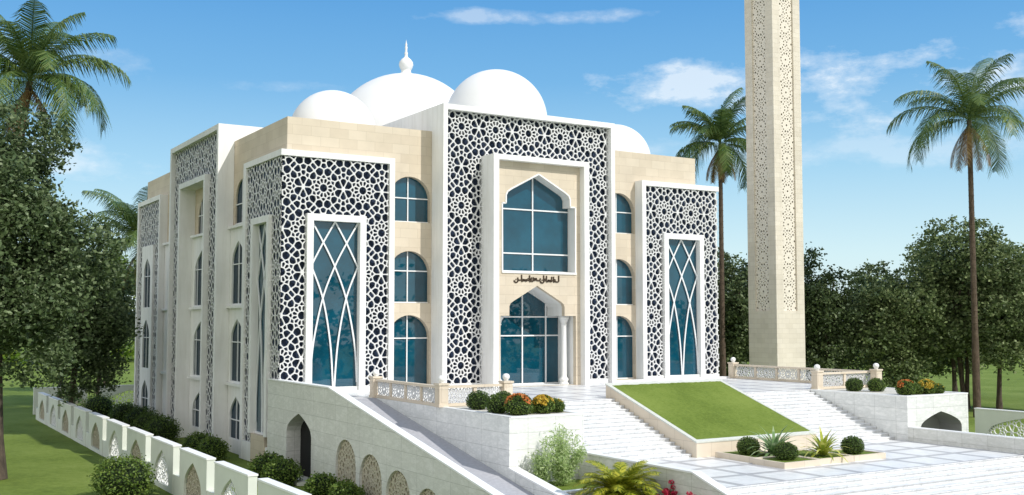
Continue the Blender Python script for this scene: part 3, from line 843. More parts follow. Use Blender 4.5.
# balustrades ------------------------------------------------------------------
def newel(t, x, y, z=0):
    g = MB(); g.box(x-.26,x+.26,y-.26,y+.26,z,z+1.12); g.box(x-.31,x+.31,y-.31,y+.31,z+1.12,z+1.22); g.box(x-.30,x+.30,y-.30,y+.30,z-.002,z+.14)
    g.box(x-.16,x+.16,y-.275,y-.26,z+.25,z+1.0); g.box(x-.275,x-.26,y-.16,y+.16,z+.25,z+1.0)
    p = g.build('newel_post', M['stone2'], t)
    MB().lathe([(.0,0),(.14,0),(.11,.05),(.16,.10),(.20,.20),(.18,.31),(.10,.38),(0,.4)], (x,y,z+1.22), 16).build('ball', M['white'], p, True)
def balus(ax, c, a, b, label, posts, nb):
    """run along X (ax='X', y=c) or Y (ax='Y', x=c) from a to b"""
    loc = ((a+b)/2,c,0) if ax == 'X' else (c,(a+b)/2,0)
    t = thing('balustrade', label, 'balustrade', loc, 'pierced stone balustrades')
    m = F(c) if ax == 'X' else S(c)
    g = MB(); g.mbox(m, a, b, .95, 1.08, -.15, .15); g.build('coping', M['stone2'], t)
    g = MB(); g.mbox(m, a, b, -.002, .16, -.12, .12); g.build('bottom_rail', M['stone2'], t)
    L = (b-a)/nb
    for i in range(nb):
        u0, u1 = a+L*i+.09, a+L*(i+1)-.09
        g = MB(); lattice(g, m, rect(u0,u1,.16,.95), .98, ((u0+u1)/2,.55), -.03, .06); g.build('pierced_panel', M['screen'], t)
        if i:
            g = MB(); g.mbox(m, u0-.18, u0, .16, .95, -.10, .10); g.build('pier', M['stone2'], t)
    for q in posts: newel(t, *q)
balus('Y', 4.02, -13.2, -5.55, 'pierced stone balustrade running along the top of the ramp on the left', [(4.02,-5.3),(4.05,-13.45)], 4)
balus('X', -13.40, 4.32, 7.75, 'short pierced balustrade behind the clipped shrubs of the left planter', [(8.0,-13.38)], 2)
balus('Y', 36.45, -14.0, -.9, 'long pierced balustrade along the right side of the terrace near the tower', [(36.45,-.62)], 6)
balus('X', -13.75, 31.75, 36.1, 'short pierced balustrade behind the shrubs of the right planter', [(31.45,-13.72),(36.45,-14.3)], 2)

# ------------------------------------------------------------------ minaret
TX, TY, TW, TH = 45.1, 3.16, 3.37, 40.0
mn = thing('minaret', 'tall square beige stone minaret with pierced star panels', 'minaret', (TX+TW/2,TY+TW/2,GZ))
g = MB(); cw = .86; LBZ = 5.3
for x in (TX, TX+TW-cw):
    for y in (TY, TY+TW-cw): g.box(x, x+cw, y, y+cw, LBZ, TH)
g.box(TX, TX+TW, TY, TY+TW, GZ, LBZ)
g.box(TX-.25, TX+TW+.25, TY-.25, TY+TW+.25, TH, TH+.6)
g.build('shaft', M['towerstone'], mn)
cap = MB(); cap.box(TX+.6,TX+TW-.6,TY+.6,TY+TW-.6,TH+.6,TH+4); cap.lathe([(1.5,0),(1.4,.7),(.9,1.5),(.3,1.9),(0,2.6)], (TX+TW/2,TY+TW/2,TH+4), 20); cap.build('turret', M['towerstone'], mn)
g = MB(); lattice(g, F(TY+.14), rect(TX+cw,TX+TW-cw,LBZ,TH), 1.45, (TX+TW/2,7), 0, .1, CELLS_TOWER); g.build('pierced_panel', M['towerstone_l'] if 'towerstone_l' in M else plain('pale_tower_screen', (.74,.68,.59), .8, .06, 3), mn)
g = MB(); lattice(g, S(TX+.14), rect(TY+cw,TY+TW-cw,LBZ,TH), 1.45, (TY+TW/2,7), 0, .1, CELLS_TOWER); g.build('pierced_panel', plain('pale_tower_screen_side', (.74,.68,.59), .8, .06, 3), mn)
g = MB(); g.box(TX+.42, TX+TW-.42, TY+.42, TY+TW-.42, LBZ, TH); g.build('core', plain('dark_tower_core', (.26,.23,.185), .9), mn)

# ------------------------------------------------------------------ boundary walls with pierced panels
fw_ = thing('boundary_wall', 'long pale boundary wall of pierced arched panels along the left lawn', 'boundary wall', (-7.4,5,GZ))
FX = -7.52; k = 0
y = -42.9
while y < 42:
    y0, y1 = y, y+4.95; c = (y0+y1)/2
    arch = pointed_arch(c, 1.55, GZ+.25, -3.75, -2.55)
    g = MB(); g.panel(S(FX), rect(y0,y1,GZ,-2.14), [arch], 0, .12)
    g.panel(S(FX+.4), rect(y0,y1,GZ,-2.14), [arch], 0, -.12)
    for yy in (y0, y1): g.poly([(FX,yy,GZ),(FX+.4,yy,GZ),(FX+.4,yy,-2.14),(FX,yy,-2.14)])
    pn = g.build('panel', M['sage'], fw_)
    g = MB(); g.box(FX-.03, FX+.43, y0-.03, y1+.03, -2.14, -2.06); g.build('coping', M['fencewhite'], pn)
    g = MB(); lattice(g, S(FX+.12), arch, 1.5, (c,-3.6), 0, .05)
    g.build('pierced_screen', M['fencewhite'] if k%2 == 0 else M['fencestone'], pn)
    if k%2:
        g = MB(); g.panel(S(FX+.24), arch, [], 0, 0); g.build('screen_backing', plain('taupe_panel', (.26,.25,.19), .9), pn)
    g = MB(); g.box(FX+.02, FX+.38, y1+.002, y1+1.28, GZ, -3.55); g.build('link_wall', M['sage'], fw_)
    y += 6.25; k += 1
def cross_fence(label, m, u0, u1, c, hw, zt, mats, ztop=-2.1, loc=None, pl=None):
    t = thing('boundary_wall', label, 'boundary wall', loc, 'pierced boundary walls')
    arch = pointed_arch(c, hw, GZ+.3, -3.6, zt)
    g = MB(); g.panel(m, rect(u0,u1,GZ,ztop), [arch], 0, .14); g.panel(m, rect(u0,u1,GZ,ztop), [arch], .4, 0)
    for u in (u0,u1): g.poly([m(u,GZ,0),m(u,GZ,.4),m(u,ztop,.4),m(u,ztop,0)])
    g.build('panel', mats, t)
    g = MB(); g.mbox(m, u0-.03, u1+.03, ztop, ztop+.07, -.03, .43); g.build('coping', M['fencewhite'], t)
    g = MB(); lattice(g, m, arch, 2.3, (c,-3.6), .14, .08); g.build('pierced_screen', M['fencestone'] if pl else M['fencewhite'], t)
cross_fence('grey boundary wall with a dark wide pierced arch behind the far end of the left fence', F(50), -7.0, -2.1, -4.2, 2.0, -2.6, M['sage'], loc=(-4.5,50,GZ), pl=1)
cross_fence('grey boundary wall with a green backed pierced arch touching the rear of the mosque', F(50), -.9, 5.2, 1.9, 2.3, -2.55, M['sage'], loc=(2,50,GZ))
cross_fence('grey boundary wall with a pierced arch at the far right edge beyond the planter', S(49.3), -24, -12.6, -16.6, 2.9, -2.5, M['sage'], loc=(49.5,-18,GZ))

# ------------------------------------------------------------------ vegetation
def leaf_quads(rs, P, size, up=.35, aspect=.6):
    n = len(P)
    a = rs.normal(size=(n,3)); a[:,2] *= up*2; a /= np.linalg.norm(a,axis=1,keepdims=True)
    b = rs.normal(size=(n,3)); b = np.cross(a,b); b /= np.linalg.norm(b,axis=1,keepdims=True)
    s = size*rs.uniform(.6,1.35,size=(n,1)); a = a*s; b = b*s*aspect
    return np.stack([P-a*.5, P-b*.5+a*.05, P+a*.5, P+b*.5+a*.05], axis=1)
def crown_points(rs, blobs, n, cl=.9, hollow=.5, per=26):
    """leaf positions gathered in clumps near the surface of many overlapping lobes"""
    vol = np.array([b[3]*b[4]*b[5] for b in blobs])**.67; vol /= vol.sum()
    nc = max(1, n//per)
    idx = rs.choice(len(blobs), nc, p=vol)
    B = np.array(blobs)[idx]
    d = rs.normal(size=(nc,3)); d /= np.linalg.norm(d,axis=1,keepdims=True)
    rad = rs.uniform(hollow,1.0,size=(nc,1))**.6
    Cc = B[:,:3]+d*rad*B[:,3:6]
    sc = cl*rs.uniform(.4,1.3,size=(nc,1))
    P = np.repeat(Cc,per,axis=0)+rs.normal(size=(nc*per,3))*np.repeat(sc,per,axis=0)*np.array([.5,.5,.34])
    return P
def tree_mesh_parts(seed, h, r, lean=0, leaf=.34, n=9000, trunk=.22, low=.30, leafm='leaf', stems=1, rz=None, cl=.9):
    """tree with its base at the origin: returns (trunk mesh builder, crown mesh)"""
    rs = np.random.RandomState(seed); rz = rz or (h*(1-low)/2)
    cz = h-rz
    tb = MB(); tips = []
    for s in range(stems):
        a0 = rs.uniform(0,6.28); off = .0 if stems == 1 else .35
        bx, by = off*cos(a0), off*sin(a0); tilt = rs.uniform(-.06,.06,2) if stems == 1 else np.array([cos(a0),sin(a0)])*rs.uniform(.08,.16)
        pts = []
        for k in range(7):
            z = cz*1.05*k/6; pts.append((bx+tilt[0]*z+lean*z*k/12+rs.normal()*.05*k*.4, by+tilt[1]*z+rs.normal()*.05*k*.4, z))
        rr = [trunk*(1.35 if k == 0 else 1-.11*k) for k in range(7)]
        tb.tube(pts, rr, 9)
        for k in range(7):
            i = rs.randint(4,7); p0 = np.array(pts[i]); az = rs.uniform(0,6.28); el = rs.uniform(.3,1.1)
            ln = r*rs.uniform(.5,.95)
            d = np.array([cos(az)*cos(el),sin(az)*cos(el),sin(el)])
            q = [p0, p0+d*ln*.35+np.array([0,0,.1]), p0+d*ln*.7+np.array([0,0,.3*rs.rand()]), p0+d*ln]
            tb.tube([tuple(x) for x in q], [trunk*.42,trunk*.3,trunk*.2,trunk*.08], 6); tips.append(q[-1])
    blobs = []
    for k in range(30):
        d = rs.normal(size=3); d /= np.linalg.norm(d); q = rs.uniform(.25,.9)
        br = r*rs.uniform(.30,.48)
        blobs.append((lean*cz*.5+d[0]*r*q*.85, d[1]*r*q*.85, cz+d[2]*rz*q*.9, br, br, br*rs.uniform(.7,.95)))
    P = crown_points(rs, blobs, n, cl)
    P = P[P[:,2] > .6]
    # a few stray twigs beyond the outline
    return tb, leaf_quads(rs, P, leaf)
def tree(name, label, cat, x, y, group, seed, h, r, mat='leaf', **kw):
    t = thing(name, label, cat, (x,y,GZ-.02), group)
    tb, Q = tree_mesh_parts(seed, h, r, **kw)
    tb2 = MB(); tb2.v = [(a+x,b+y,c+GZ-.02) for a,b,c in tb.v]; tb2.f = tb.f
    tb2.build('trunk', M['bark'], t, True)
    link('crown', quads_mesh('crown', Q, M[mat]), t)
    return t

GT = 'leafy trees behind the terrace'
tree('tree', 'dark leafy tree between the right end of the mosque and the minaret', 'tree', 54.0, 18.0, GT, 11, 18.6, 5.6, 'leafdark', n=26000, trunk=.42, low=.06, leaf=.36)
tree('tree', 'dark leafy tree filling the gap close to the right of the minaret', 'tree', 62.6, 14.6, GT, 12, 17.6, 4.9, 'leafdark', n=26000, trunk=.24, low=.06, stems=3, leaf=.36)
tree('tree', 'low branching bushy tree whose foliage reaches the ground behind the right planter', 'tree', 68.0, 9.6, GT, 13, 17.4, 5.4, 'leaf', n=30000, trunk=.2, low=.04, stems=2, leaf=.35)
tree('tree', 'tallest broad leafy tree behind the palm trunk on the right', 'tree', 75.4, 6.6, GT, 14, 20.8, 7.0, 'leaf', n=46000, trunk=.26, low=.06, stems=3, leaf=.35)
tree('tree', 'leafy tree with a bare leaning trunk right of the tall palm', 'tree', 74.6, 2.4, GT, 15, 17.5, 5.6, 'leaf', n=24000, trunk=.28, low=.10, lean=.04, leaf=.35)
tree('tree', 'leafy tree cut by the right edge of the picture', 'tree', 80.0, 1.0, GT, 16, 18.6, 5.4, 'leaf', n=26000, trunk=.3, low=.1, leaf=.36)
tree('tree', 'shaded tree half hidden behind the minaret', 'tree', 60.5, 22.0, GT, 17, 17.0, 5.0, 'leafdark', n=20000, trunk=.3, low=.12, leaf=.37)
tree('tree', 'far leafy tree closing the gap left of the tallest tree', 'tree', 88.0, 17.0, GT, 18, 19.5, 6.4, 'leaf', n=22000, trunk=.3, low=.05, leaf=.42)
tree('tree', 'far leafy tree low behind the bushy tree and the minaret', 'tree', 84.0, 25.0, GT, 19, 18.0, 6.2, 'leafdark', n=22000, trunk=.3, low=.05, leaf=.42)
GL_ = 'leafy trees on the left lawn'
tree('tree', 'large grey green tree in the left foreground with its trunk at the picture edge', 'tree', -14.7, 5.4, GL_, 21, 22.6, 6.0, 'leafgrey', n=64000, trunk=.42, low=.17, leaf=.28, cl=.75)
tree('tree', 'shaded tree spreading over the left fence behind the grey green one', 'tree', -6.9, 29.0, GL_, 22, 18.0, 4.3, 'leafgrey', n=36000, trunk=.3, low=.03, leaf=.30, cl=.8)
tree('tree', 'dark tree with a thin trunk behind the rear boundary wall', 'tree', -3.2, 60, GL_, 23, 17.5, 5.2, 'leafdark', n=24000, trunk=.26, low=.24, leaf=.37)
tree('tree', 'dark tree with a straight trunk just left of the rear bay of the mosque', 'tree', 1.2, 62, GL_, 24, 17.5, 5.6, 'leafdark', n=26000, trunk=.3, low=.26, leaf=.37)
tree('tree', 'bright young tree showing at the left edge of the mosque', 'tree', 4.8, 78, GL_, 25, 21.5, 4.6, 'bright', n=9000, trunk=.2, low=.3, leaf=.4)

# distant wooded edge of the park (reads as one mass)
def tree_line(name, x0, y0, x1, y1, n, h, mat, seed):
    rs = np.random.RandomState(seed); t = rs.rand(n)
    nb = 60; bl = []
    for k in range(nb):
        s = (k+rs.rand())/nb; hh = h*rs.uniform(.55,1.0)
        bl.append((x0+(x1-x0)*s, y0+(y1-y0)*s+rs.normal()*3, GZ+hh*.5, 7, 7, hh*.5))
    P = crown_points(rs, bl, n, 2.2, .5, 20); P = P[P[:,2] > GZ]
    o = link(name, quads_mesh(name, leaf_quads(rs, P, 1.1), M[mat])); o['kind'] = 'stuff'
    return o
tag(tree_line('distant_wood', 100, 170, 330, 10, 16000, 11, 'shrub', 5), 'distant green wood beyond the lawn on the right', 'wood')
tag(tree_line('distant_wood', 25, -74, 150, -66, 9000, 19, 'leaf', 8), 'leafy wood facing the mosque across the lawn, mirrored in its windows', 'wood')
tag(tree_line('distant_wood', -120, 160, 60, 190, 14000, 15, 'bright', 6), 'sunlit bushes closing the lawn on the far left', 'wood')

# palms ----------------------------------------------------------------------
def frond(rs, Q, origin, az, el, ln, droop, lw=.95, nl=54, wid=.085, hang=1.1):
    p = np.array(origin, float); pts = [p.copy()]; e = el; n = 14; dirs = []
    for k in range(n):
        d = np.array([cos(az)*cos(e), sin(az)*cos(e), sin(e)]); p = p+d*ln/n; pts.append(p.copy()); dirs.append(d); e -= droop/n*(0.5+1.3*k/n)
    dirs.append(dirs[-1]); pts = np.array(pts); dirs = np.array(dirs)
    side = np.array([-sin(az), cos(az), 0])
    for k in range(n):                                            # rachis
        w = .05*(1-k/n)+.012
        Q.append([pts[k]-side*w, pts[k+1]-side*w, pts[k+1]+side*w, pts[k]+side*w])
    for i in range(nl):
        s = .10+.9*i/nl; f = s*n; k = min(int(f), n-1); q = pts[k]+(pts[k+1]-pts[k])*(f-k); d = dirs[k]
        L = lw*(math.sin(pi*min(1,(s*.92+.08)))**.55)*rs.uniform(.85,1.1)+.12
        for sg in (-1,1):
            v = side*sg*rs.uniform(.75,1.0)+d*.75; v = v/np.linalg.norm(v)
            m1 = q+v*L*.55+np.array([0,0,-.10*hang*L]); tip = q+v*L*.95+np.array([0,0,-.55*hang*L*rs.uniform(.7,1.3)])
            wv = d*wid
            Q.append([q-wv*.6, q+wv*.6, m1+wv*.5, m1-wv*.5]); Q.append([m1-wv*.5, m1+wv*.5, tip+wv*.06, tip-wv*.06])
def palm(label, x, y, base, zc, R_, seed, nf=24, tr=.26, lean=(0,0), dead=5):
    t = thing('palm_tree', label, 'palm tree', (x,y,base), 'tall feather palms')
    rs = np.random.RandomState(seed); h = zc-base
    pts = [(x+lean[0]*(k/10)**1.6, y+lean[1]*(k/10)**1.6, base+h*k/10) for k in range(11)]
    g = MB(); g.tube(pts, [tr*(1.35-.05*k if k < 3 else 1.15-.035*k) for k in range(11)], 12)
    for k in range(int(h/.55)):                                   # ringed bark scars
        z = base+k*.55; f = (z-base)/h; cx = x+lean[0]*f**1.6; cy = y+lean[1]*f**1.6
        g.lathe([(tr*(1.2-.38*f),0),(tr*(1.28-.38*f),.05),(tr*(1.18-.38*f),.12)], (cx,cy,z), 10)
    g.build('trunk', M['palmbark'], t, True)
    Q = []
    for i in range(nf):
        az = i*2.399+rs.uniform(-.25,.25); u = (i+.5)/nf
        el = R(86-88*u)+rs.uniform(-.16,.16); dr = R(62+62*u*rs.uniform(.8,1.15))
        frond(rs, Q, (lean[0],lean[1],h), az, el, R_*rs.uniform(.88,1.1), dr, lw=R_*.27)
    link('crown', quads_mesh('palm_crown', np.array(Q), M['palm']), t)
    Q = []
    for i in range(dead):
        frond(rs, Q, (lean[0],lean[1],h-.3), i*1.3+rs.rand()+2.2, R(-52), R_*.6, R(36), lw=R_*.10, nl=34, wid=.09)
    if dead: link('dry_frond', quads_mesh('dry_frond', np.array(Q), M['deadpalm']), t)
    return t
palm('feather palm rising behind the roof between mosque and minaret', 50.0, 15.2, GZ, 21.8, 6.2, 31, tr=.24, nf=22)
palm('tall feather palm standing clear against the sky on the far right', 68.2, .4, GZ, 23.6, 8.0, 32, tr=.27, nf=23)
palm('large feather palm above the grey green tree at the upper left', -14.0, 18.5, GZ, 21.3, 7.2, 33, tr=.28, lean=(2.0,0), nf=25)
palm('feather palm half hidden behind the left edge of the mosque', 2.9, 50, GZ, 12.4, 8.0, 34, tr=.28, nf=26, dead=3)

# clipped balls and shrubs -------------------------------------------------------
def ball_mesh(seed, r, n, leaf, flat=.86, cap=None, ncap=0, rough=.05):
    rs = np.random.RandomState(seed)
    d = rs.normal(size=(n,3)); d /= np.linalg.norm(d,axis=1,keepdims=True); d = d[d[:,2] > -.75]
    lump = rs.normal(size=(7,3)); lump /= np.linalg.norm(lump,axis=1,keepdims=True)
    wob = 1+.045*np.tanh(3*(d@lump.T)).mean(axis=1,keepdims=True)+.05*np.sin(5*d@lump[:1].T+seed)*rough*8
    P = d*r*wob*(1+rs.normal(size=(len(d),1))*rough); P[:,2] = P[:,2]*flat+r*flat*.82
    Q = leaf_quads(rs, P, leaf); return Q
def shrub(label, x, y, z, r, seed, mat='box', flower=None, group=None, n=1500, leaf=.085, flat=.86, rough=.05, cat='shrub', name='clipped_shrub', fn=420):
    t = thing(name, label, cat, (x,y,z), group)
    link('foliage', quads_mesh('foliage', ball_mesh(seed, r, n, leaf, flat, rough=rough), M[mat]), t)
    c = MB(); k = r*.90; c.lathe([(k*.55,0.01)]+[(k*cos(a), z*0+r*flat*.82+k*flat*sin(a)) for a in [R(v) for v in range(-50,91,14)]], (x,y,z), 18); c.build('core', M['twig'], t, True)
    if flower:
        rs = np.random.RandomState(seed+7); d = rs.normal(size=(fn,3)); d[:,2] = np.abs(d[:,2])*1.3; d /= np.linalg.norm(d,axis=1,keepdims=True)
        cl = rs.normal(size=(9,3)); cl[:,2] = np.abs(cl[:,2])+.5; cl /= np.linalg.norm(cl,axis=1,keepdims=True)
        keep = (d@cl.T).max(axis=1) > .9; d = d[keep]
        P = d*r*1.06; P[:,2] = P[:,2]*flat+r*flat*.82
        link('flowers', quads_mesh('flowers', leaf_quads(rs, P, leaf*1.25, .3, .9), M[flower]), t)
    return t
G1 = 'shrubs in the left planter'
shrub('dark clipped ball nearest the balustrade corner in the left planter', 5.0, -15.6, -.02, .58, 41, group=G1)
shrub('dark clipped ball close to the outer left rim of the left planter', 4.75, -18.0, -.02, .58, 42, group=G1)
shrub('dark round shrub at the back of the left planter, behind the orange flowers', 6.6, -15.4, -.02, .52, 43, group=G1)
shrub('round shrub topped with orange flowers in the left planter', 5.05, -19.35, -.02, .62, 44, 'shrub', 'orange', G1, leaf=.10)
shrub('dark green round shrub behind the small green one in the left planter', 7.0, -16.6, -.02, .48, 45, group=G1)
shrub('small light green shrub between the orange and the yellow flowering shrubs', 5.85, -19.0, -.02, .36, 46, 'shrub', 'yellow', G1, fn=60)
shrub('round shrub speckled with yellow flowers in the left planter', 6.55, -19.2, -.02, .54, 47, 'shrub', 'yellow', G1, leaf=.10, fn=700)
shrub('dark shrub at the right end of the left planter', 7.35, -19.1, -.02, .42, 48, 'box', 'yellow', G1, fn=60, rough=.08)
G2 = 'shrubs in the right planter'
shrub('left clipped ball in front of the short right balustrade', 32.3, -16.0, -.02, .53, 51, group=G2)
shrub('second clipped ball in the right planter, left of the orange flowers', 33.3, -16.9, -.02, .53, 52, 'shrub', group=G2)
shrub('round shrub topped with orange flowers in the right planter', 32.2, -20.0, -.02, .56, 53, 'shrub', 'orange', G2, leaf=.10)
shrub('small bright green shrub between orange and yellow flowers on the right', 33.2, -19.9, -.02, .42, 54, 'shrub', None, G2, rough=.08)
shrub('round shrub speckled with yellow flowers in the right planter', 34.0, -20.1, -.02, .54, 55, 'shrub', 'yellow', G2, leaf=.10, fn=700)
shrub('small dark shrub at the right end of the right planter', 34.75, -20.3, -.02, .38, 56, 'box', 'yellow', G2, fn=50, rough=.08)
G3 = 'clipped balls on the plaza'
pz = PZ+.22
shrub('clipped ball beside the beige corner of the sloped lawn', 17.2, -22.1, pz, .56, 61, group=G3, n=2400, leaf=.07)
shrub('clipped ball in the front corner box of the plaza', 17.3, -24.6, pz, .55, 62, group=G3, n=2400, leaf=.07)
shrub('clipped ball on the right of the yellow agave', 21.95, -24.7, pz, .56, 63, group=G3, n=2400, leaf=.07)
def rosette(label, x, y, z, n, ln, wid, mat, seed, el0=75, el1=15, name='agave_plant', cat='agave'):
    t = thing(name, label, cat, (x,y,z)); rs = np.random.RandomState(seed); Q = []
    for i in range(n):
        az = i*2.399+rs.uniform(-.2,.2); u = i/n; el = R(el0+(el1-el0)*u)+rs.uniform(-.08,.08); L = ln*rs.uniform(.8,1.1)
        p = np.zeros(3); sd = np.array([-sin(az),cos(az),0]); e = el; prev = None
        W = [1,.95,.85,.6,.05]; pts = [p.copy()]
        for k in range(4):
            p = p+np.array([cos(az)*cos(e),sin(az)*cos(e),sin(e)])*L/4; pts.append(p.copy()); e -= .22*(1+u)
        for k in range(4): Q.append([pts[k]-sd*wid*W[k], pts[k]+sd*wid*W[k], pts[k+1]+sd*wid*W[k+1], pts[k+1]-sd*wid*W[k+1]])
    link('leaves', quads_mesh('leaves', np.array(Q), M[mat]), t)
    MB().lathe([(.12,-.04),(.14,.1),(.05,.25),(0,.26)], (x,y,z), 10).build('stem', M['stem'], t, True)
    return t
rosette('pale green spreading agave behind the front clipped ball', 18.0, -23.1, pz, 56, 1.75, .10, 'agave', 71, 80, 15)
rosette('yellow and green upright agave in the middle of the plaza planters', 19.9, -24.6, pz, 48, 1.6, .095, 'agavey', 72, 84, 22)
# sago palm at the front
sg_t = thing('sago_palm', 'yellow green sago palm at the bottom of the picture', 'sago palm', (5.8,-26.3,-4.0))
rs = np.random.RandomState(81); Q = []
for i in range(54):
    u = i/54; frond(rs, Q, (0,0,1.05), i*2.399, R(72-70*u), 2.15*rs.uniform(.85,1.1), R(60+40*u), lw=.46, nl=40, wid=.045, hang=.35)
link('crown', quads_mesh('sago_crown', np.array(Q), M['sago']), sg_t)
MB().lathe([(.24,-.02),(.26,.5),(.22,.9),(.1,1.1),(0,1.12)], (5.8,-26.3,-4.0), 12).build('trunk', M['palmbark'], sg_t, True)
# red flowers
def flower_plant(label, x, y, z, h, seed, n=5):
    t = thing('flower_plant', label, 'flowers', (x,y,z), 'red flowers by the low plaza wall'); rs = np.random.RandomState(seed)
    g = MB(); P = []; Lq = []
    for i in range(n):
        a = rs.uniform(0,6.28); r = rs.uniform(.05,.45); hh = h*rs.uniform(.7,1.0)
        tip = (r*cos(a), r*sin(a), hh); g.tube([(x,y,z),(x+tip[0]*.6,y+tip[1]*.6,z+hh*.6),(x+tip[0],y+tip[1],z+hh)], [.018,.014,.01], 5)
        d = rs.normal(size=(60,3)); d /= np.linalg.norm(d,axis=1,keepdims=True); P.append(np.array(tip)+d*np.array([.11,.11,.07]))
        Lq.append(np.array(tip)*rs.uniform(.2,.85,size=(26,1))+rs.normal(size=(26,3))*.09)
    g.build('stem', M['stem'], t)
    link('blossom', quads_mesh('blossom', leaf_quads(rs, np.concatenate(P), .085, .4, .8), M['red']), t)
    link('leaves', quads_mesh('leaves', leaf_quads(rs, np.concatenate(Lq), .12, .4, .4), M['shrub']), t)
flower_plant('tall red flowers on thin stems in front of the low grey wall', 7.45, -27.4, -4.0, 1.65, 91, 6)
flower_plant('pair of red flower heads standing farthest right against the low grey wall', 7.5, -29.3, -4.0, 1.55, 97, 6)
flower_plant('lower pink red flowers right of the sago palm', 7.2, -27.5, -4.0, 1.4, 92, 12)
# airy bamboo-like bushes
def airy(label, x, y, z, h, r, n, seed, mat='airy'):
    t = thing('bamboo_bush', label, 'bush', (x,y,z), 'pale bamboo bushes'); rs = np.random.RandomState(seed); g = MB(); P = []
    for i in range(16):
        a = rs.uniform(0,6.28); rr = r*rs.uniform(.1,1); hh = h*rs.uniform(.6,1)*(1-.35*rr/r)
        g.tube([(x,y,z),(x+rr*.35*cos(a),y+rr*.35*sin(a),z+hh*.55),(x+rr*cos(a),y+rr*sin(a),z+hh)], [.02,.015,.006], 5)
        s = rs.uniform(.15,1,size=(n//16,1)); c = np.array([[rr*cos(a),rr*sin(a),hh]])*np.concatenate([s**1.3,s**1.3,s],axis=1); P.append(c+rs.normal(size=c.shape)*np.array([.16,.16,.13]))
    g.build('stem', M['stem'], t)
    link('leaves', quads_mesh('leaves', leaf_quads(rs, np.concatenate(P), .2, .4, .22), M[mat]), t)
airy('taller pale green bamboo bush against the planter front', 6.0, -21.7, -3.1, 3.0, 1.35, 5200, 95)
airy('lower pale bamboo bush in the corner by the ramp wall', 5.0, -21.4, -3.1, 2.0, .75, 1100, 96)

# loose shrubs along the left side
def bush(label, x, y, r, seed, group, mat='shrub', n=2600, leaf=.14):
    return shrub(label, x, y, GZ-.02, r, seed, mat, None, group, n, leaf, .82, .13, 'bush', 'garden_bush')
G4 = 'bushes between the fence and the mosque'
bush('round bush in the left foreground in front of the fence', -9.85, -4.9, 1.35, 101, None, 'shrub', 4200, .15)
bush('pale bush behind the far end of the fence at the rear wall', -2.0, 44.5, 1.35, 102, G4)
bush('dark bush farthest along the row beside the mosque', -1.3, 36.5, 1.15, 103, G4, 'box')
bush('second farthest dark bush beside the mosque', -1.2, 31.0, 1.15, 104, G4, 'box')
bush('dark bush at the foot of the side bay', -1.9, 24.6, 1.2, 105, G4, 'box')
bush('dark bush just before the near edge of the side bay', -2.1, 19.6, 1.2, 106, G4, 'box')
bush('light green bush left of the recessed wall', -1.9, 10.2, 1.0, 107, G4)
bush('light green bush right of its twin by the corner bay', -1.75, 7.6, .92, 108, G4)
bush('bush left of the arched doorway', -1.55, -3.0, .95, 109, G4)
bush('bush directly below the arched doorway', -1.6, -5.3, .95, 110, G4)
bush('bush by the first blind arch of the ramp', -1.3, -10.6, .8, 111, G4)
bush('bush between two blind arches of the ramp', -1.2, -13.4, .75, 112, G4)

# ------------------------------------------------------------------ camera, sun, sky
cam_d = bpy.data.cameras.new('camera'); cam = bpy.data.objects.new('camera', cam_d); COL.objects.link(cam)
cam_d.sensor_width = 36; cam_d.lens = 1063.96/1024*36; cam_d.shift_y = (253.348-247.5)/1024; cam_d.shift_x = -.255/1024
cam.location = (-21.8634, -62.5603, 4.4352)
cam.rotation_euler = (R(90+3.635), 0, -R(31.596))
cam_d.clip_end = 3000; cam_d.clip_start = .5
scene.camera = cam

SUN_AZ, SUN_EL = R(154), R(42)       # azimuth clockwise from +Y
sd = Vector((sin(SUN_AZ)*cos(SUN_EL), cos(SUN_AZ)*cos(SUN_EL), sin(SUN_EL)))
sl = bpy.data.lights.new('sun', 'SUN'); sl.energy = 3.75; sl.angle = R(.6); sl.color = (1,.965,.90)
so = bpy.data.objects.new('sun', sl); COL.objects.link(so); so.rotation_euler = sd.to_track_quat('Z','Y').to_euler()

w = bpy.data.worlds.new('World'); scene.world = w; w.use_nodes = True
nt = w.node_tree; bg = nt.nodes['Background']; N = nt.nodes.new; Lk = nt.links.new
sky = N('ShaderNodeTexSky'); sky.sky_type = 'NISHITA'; sky.sun_disc = False
sky.sun_elevation = SUN_EL; sky.sun_rotation = SUN_AZ; sky.air_density = 1.0; sky.dust_density = .6; sky.ozone_density = 1.6
tc = N('ShaderNodeTexCoord')
x, y, z = sep(nt, tc.outputs['Generated'])
zc = mathn(nt, 'MAXIMUM', z, 0.02)
az = mathn(nt, 'ARCTAN2', x, y); el = mathn(nt, 'ARCSINE', z)
cv = comb(nt, mathn(nt,'MULTIPLY', az, 1.0), mathn(nt,'MULTIPLY', el, 2.1), 0)
n1 = noise(nt, cv, 11.0, 10, .64); n2 = noise(nt, cv, 3.2, 4, .55)
nn = mathn(nt, 'SUBTRACT', mathn(nt, 'ADD', mathn(nt,'MULTIPLY', n1, .65), mathn(nt,'MULTIPLY', n2, .35)), .5)
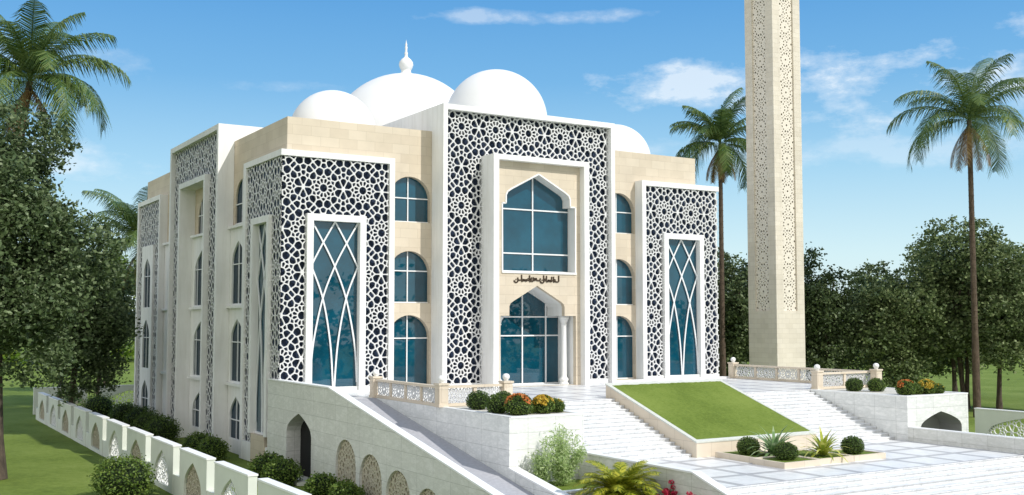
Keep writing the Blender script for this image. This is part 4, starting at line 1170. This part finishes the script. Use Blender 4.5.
# cumulus and wisps at their compass bearing and elevation (radians): bearing, elevation, half width, half height, density
CL = [(.715,.218,.070,.020,.9),(.845,.205,.085,.036,1.0),(.965,.210,.075,.030,.95),(1.02,.247,.045,.014,.9),(.55,.282,.10,.007,.5),
      (.12,.224,.10,.016,.34),(.17,.140,.09,.016,.6),(.37,.215,.10,.006,.3),(.90,.150,.16,.016,.4),(.72,.158,.12,.012,.35),
      (-.6,.25,.4,.07,.8),(1.6,.25,.35,.08,.8),(2.2,.35,.4,.09,.9),(-1.5,.3,.5,.08,.9),(-2.6,.3,.5,.1,.9)]
fac = None
for a, e, wa, we, dn in CL:
    da = mathn(nt,'POWER', mathn(nt,'ABSOLUTE', mathn(nt,'DIVIDE', mathn(nt,'SUBTRACT', az, a), wa)), 2)
    de = mathn(nt,'POWER', mathn(nt,'ABSOLUTE', mathn(nt,'DIVIDE', mathn(nt,'SUBTRACT', el, e), we)), 2)
    t = mathn(nt, 'SUBTRACT', 1.0, mathn(nt,'ADD', da, de))
    t = mathn(nt, 'ADD', mathn(nt,'MULTIPLY', t, .75), mathn(nt,'MULTIPLY', nn, 8.5))
    t = mathn(nt, 'MULTIPLY', ramp(nt, t, [(-.0,(0,0,0)),(.6,(.45,.45,.45)),(1.0,(1,1,1))]), dn)
    fac = t if fac is None else mathn(nt, 'MAXIMUM', fac, t)
fac = mathn(nt, 'MULTIPLY', fac, .72)
grad = ramp(nt, z, [(.0,(6.0,7.0,7.0)),(.06,(5.0,6.7,7.2)),(.14,(2.9,5.2,6.9)),(.22,(1.35,3.6,6.2)),(.30,(.75,2.75,5.7)),(.6,(.5,2.0,4.6))])
tint = mixc(nt, .88, sky.outputs[0], grad)
# sky behind and left of the camera, whitened as added fill for shaded walls
fill_dir = mathn(nt, 'ADD', mathn(nt,'MULTIPLY', x, -.80), mathn(nt,'MULTIPLY', y, -.60))
hz = ramp(nt, fill_dir, [(.05,(0,0,0)),(.5,(.9,.9,.9))])
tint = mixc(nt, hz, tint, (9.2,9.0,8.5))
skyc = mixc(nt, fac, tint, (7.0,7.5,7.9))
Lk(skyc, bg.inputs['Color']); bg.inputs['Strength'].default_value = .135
scene.view_settings.view_transform = 'Standard'; scene.view_settings.look = 'None'; scene.view_settings.exposure = 0
scene.cycles.max_bounces = 6
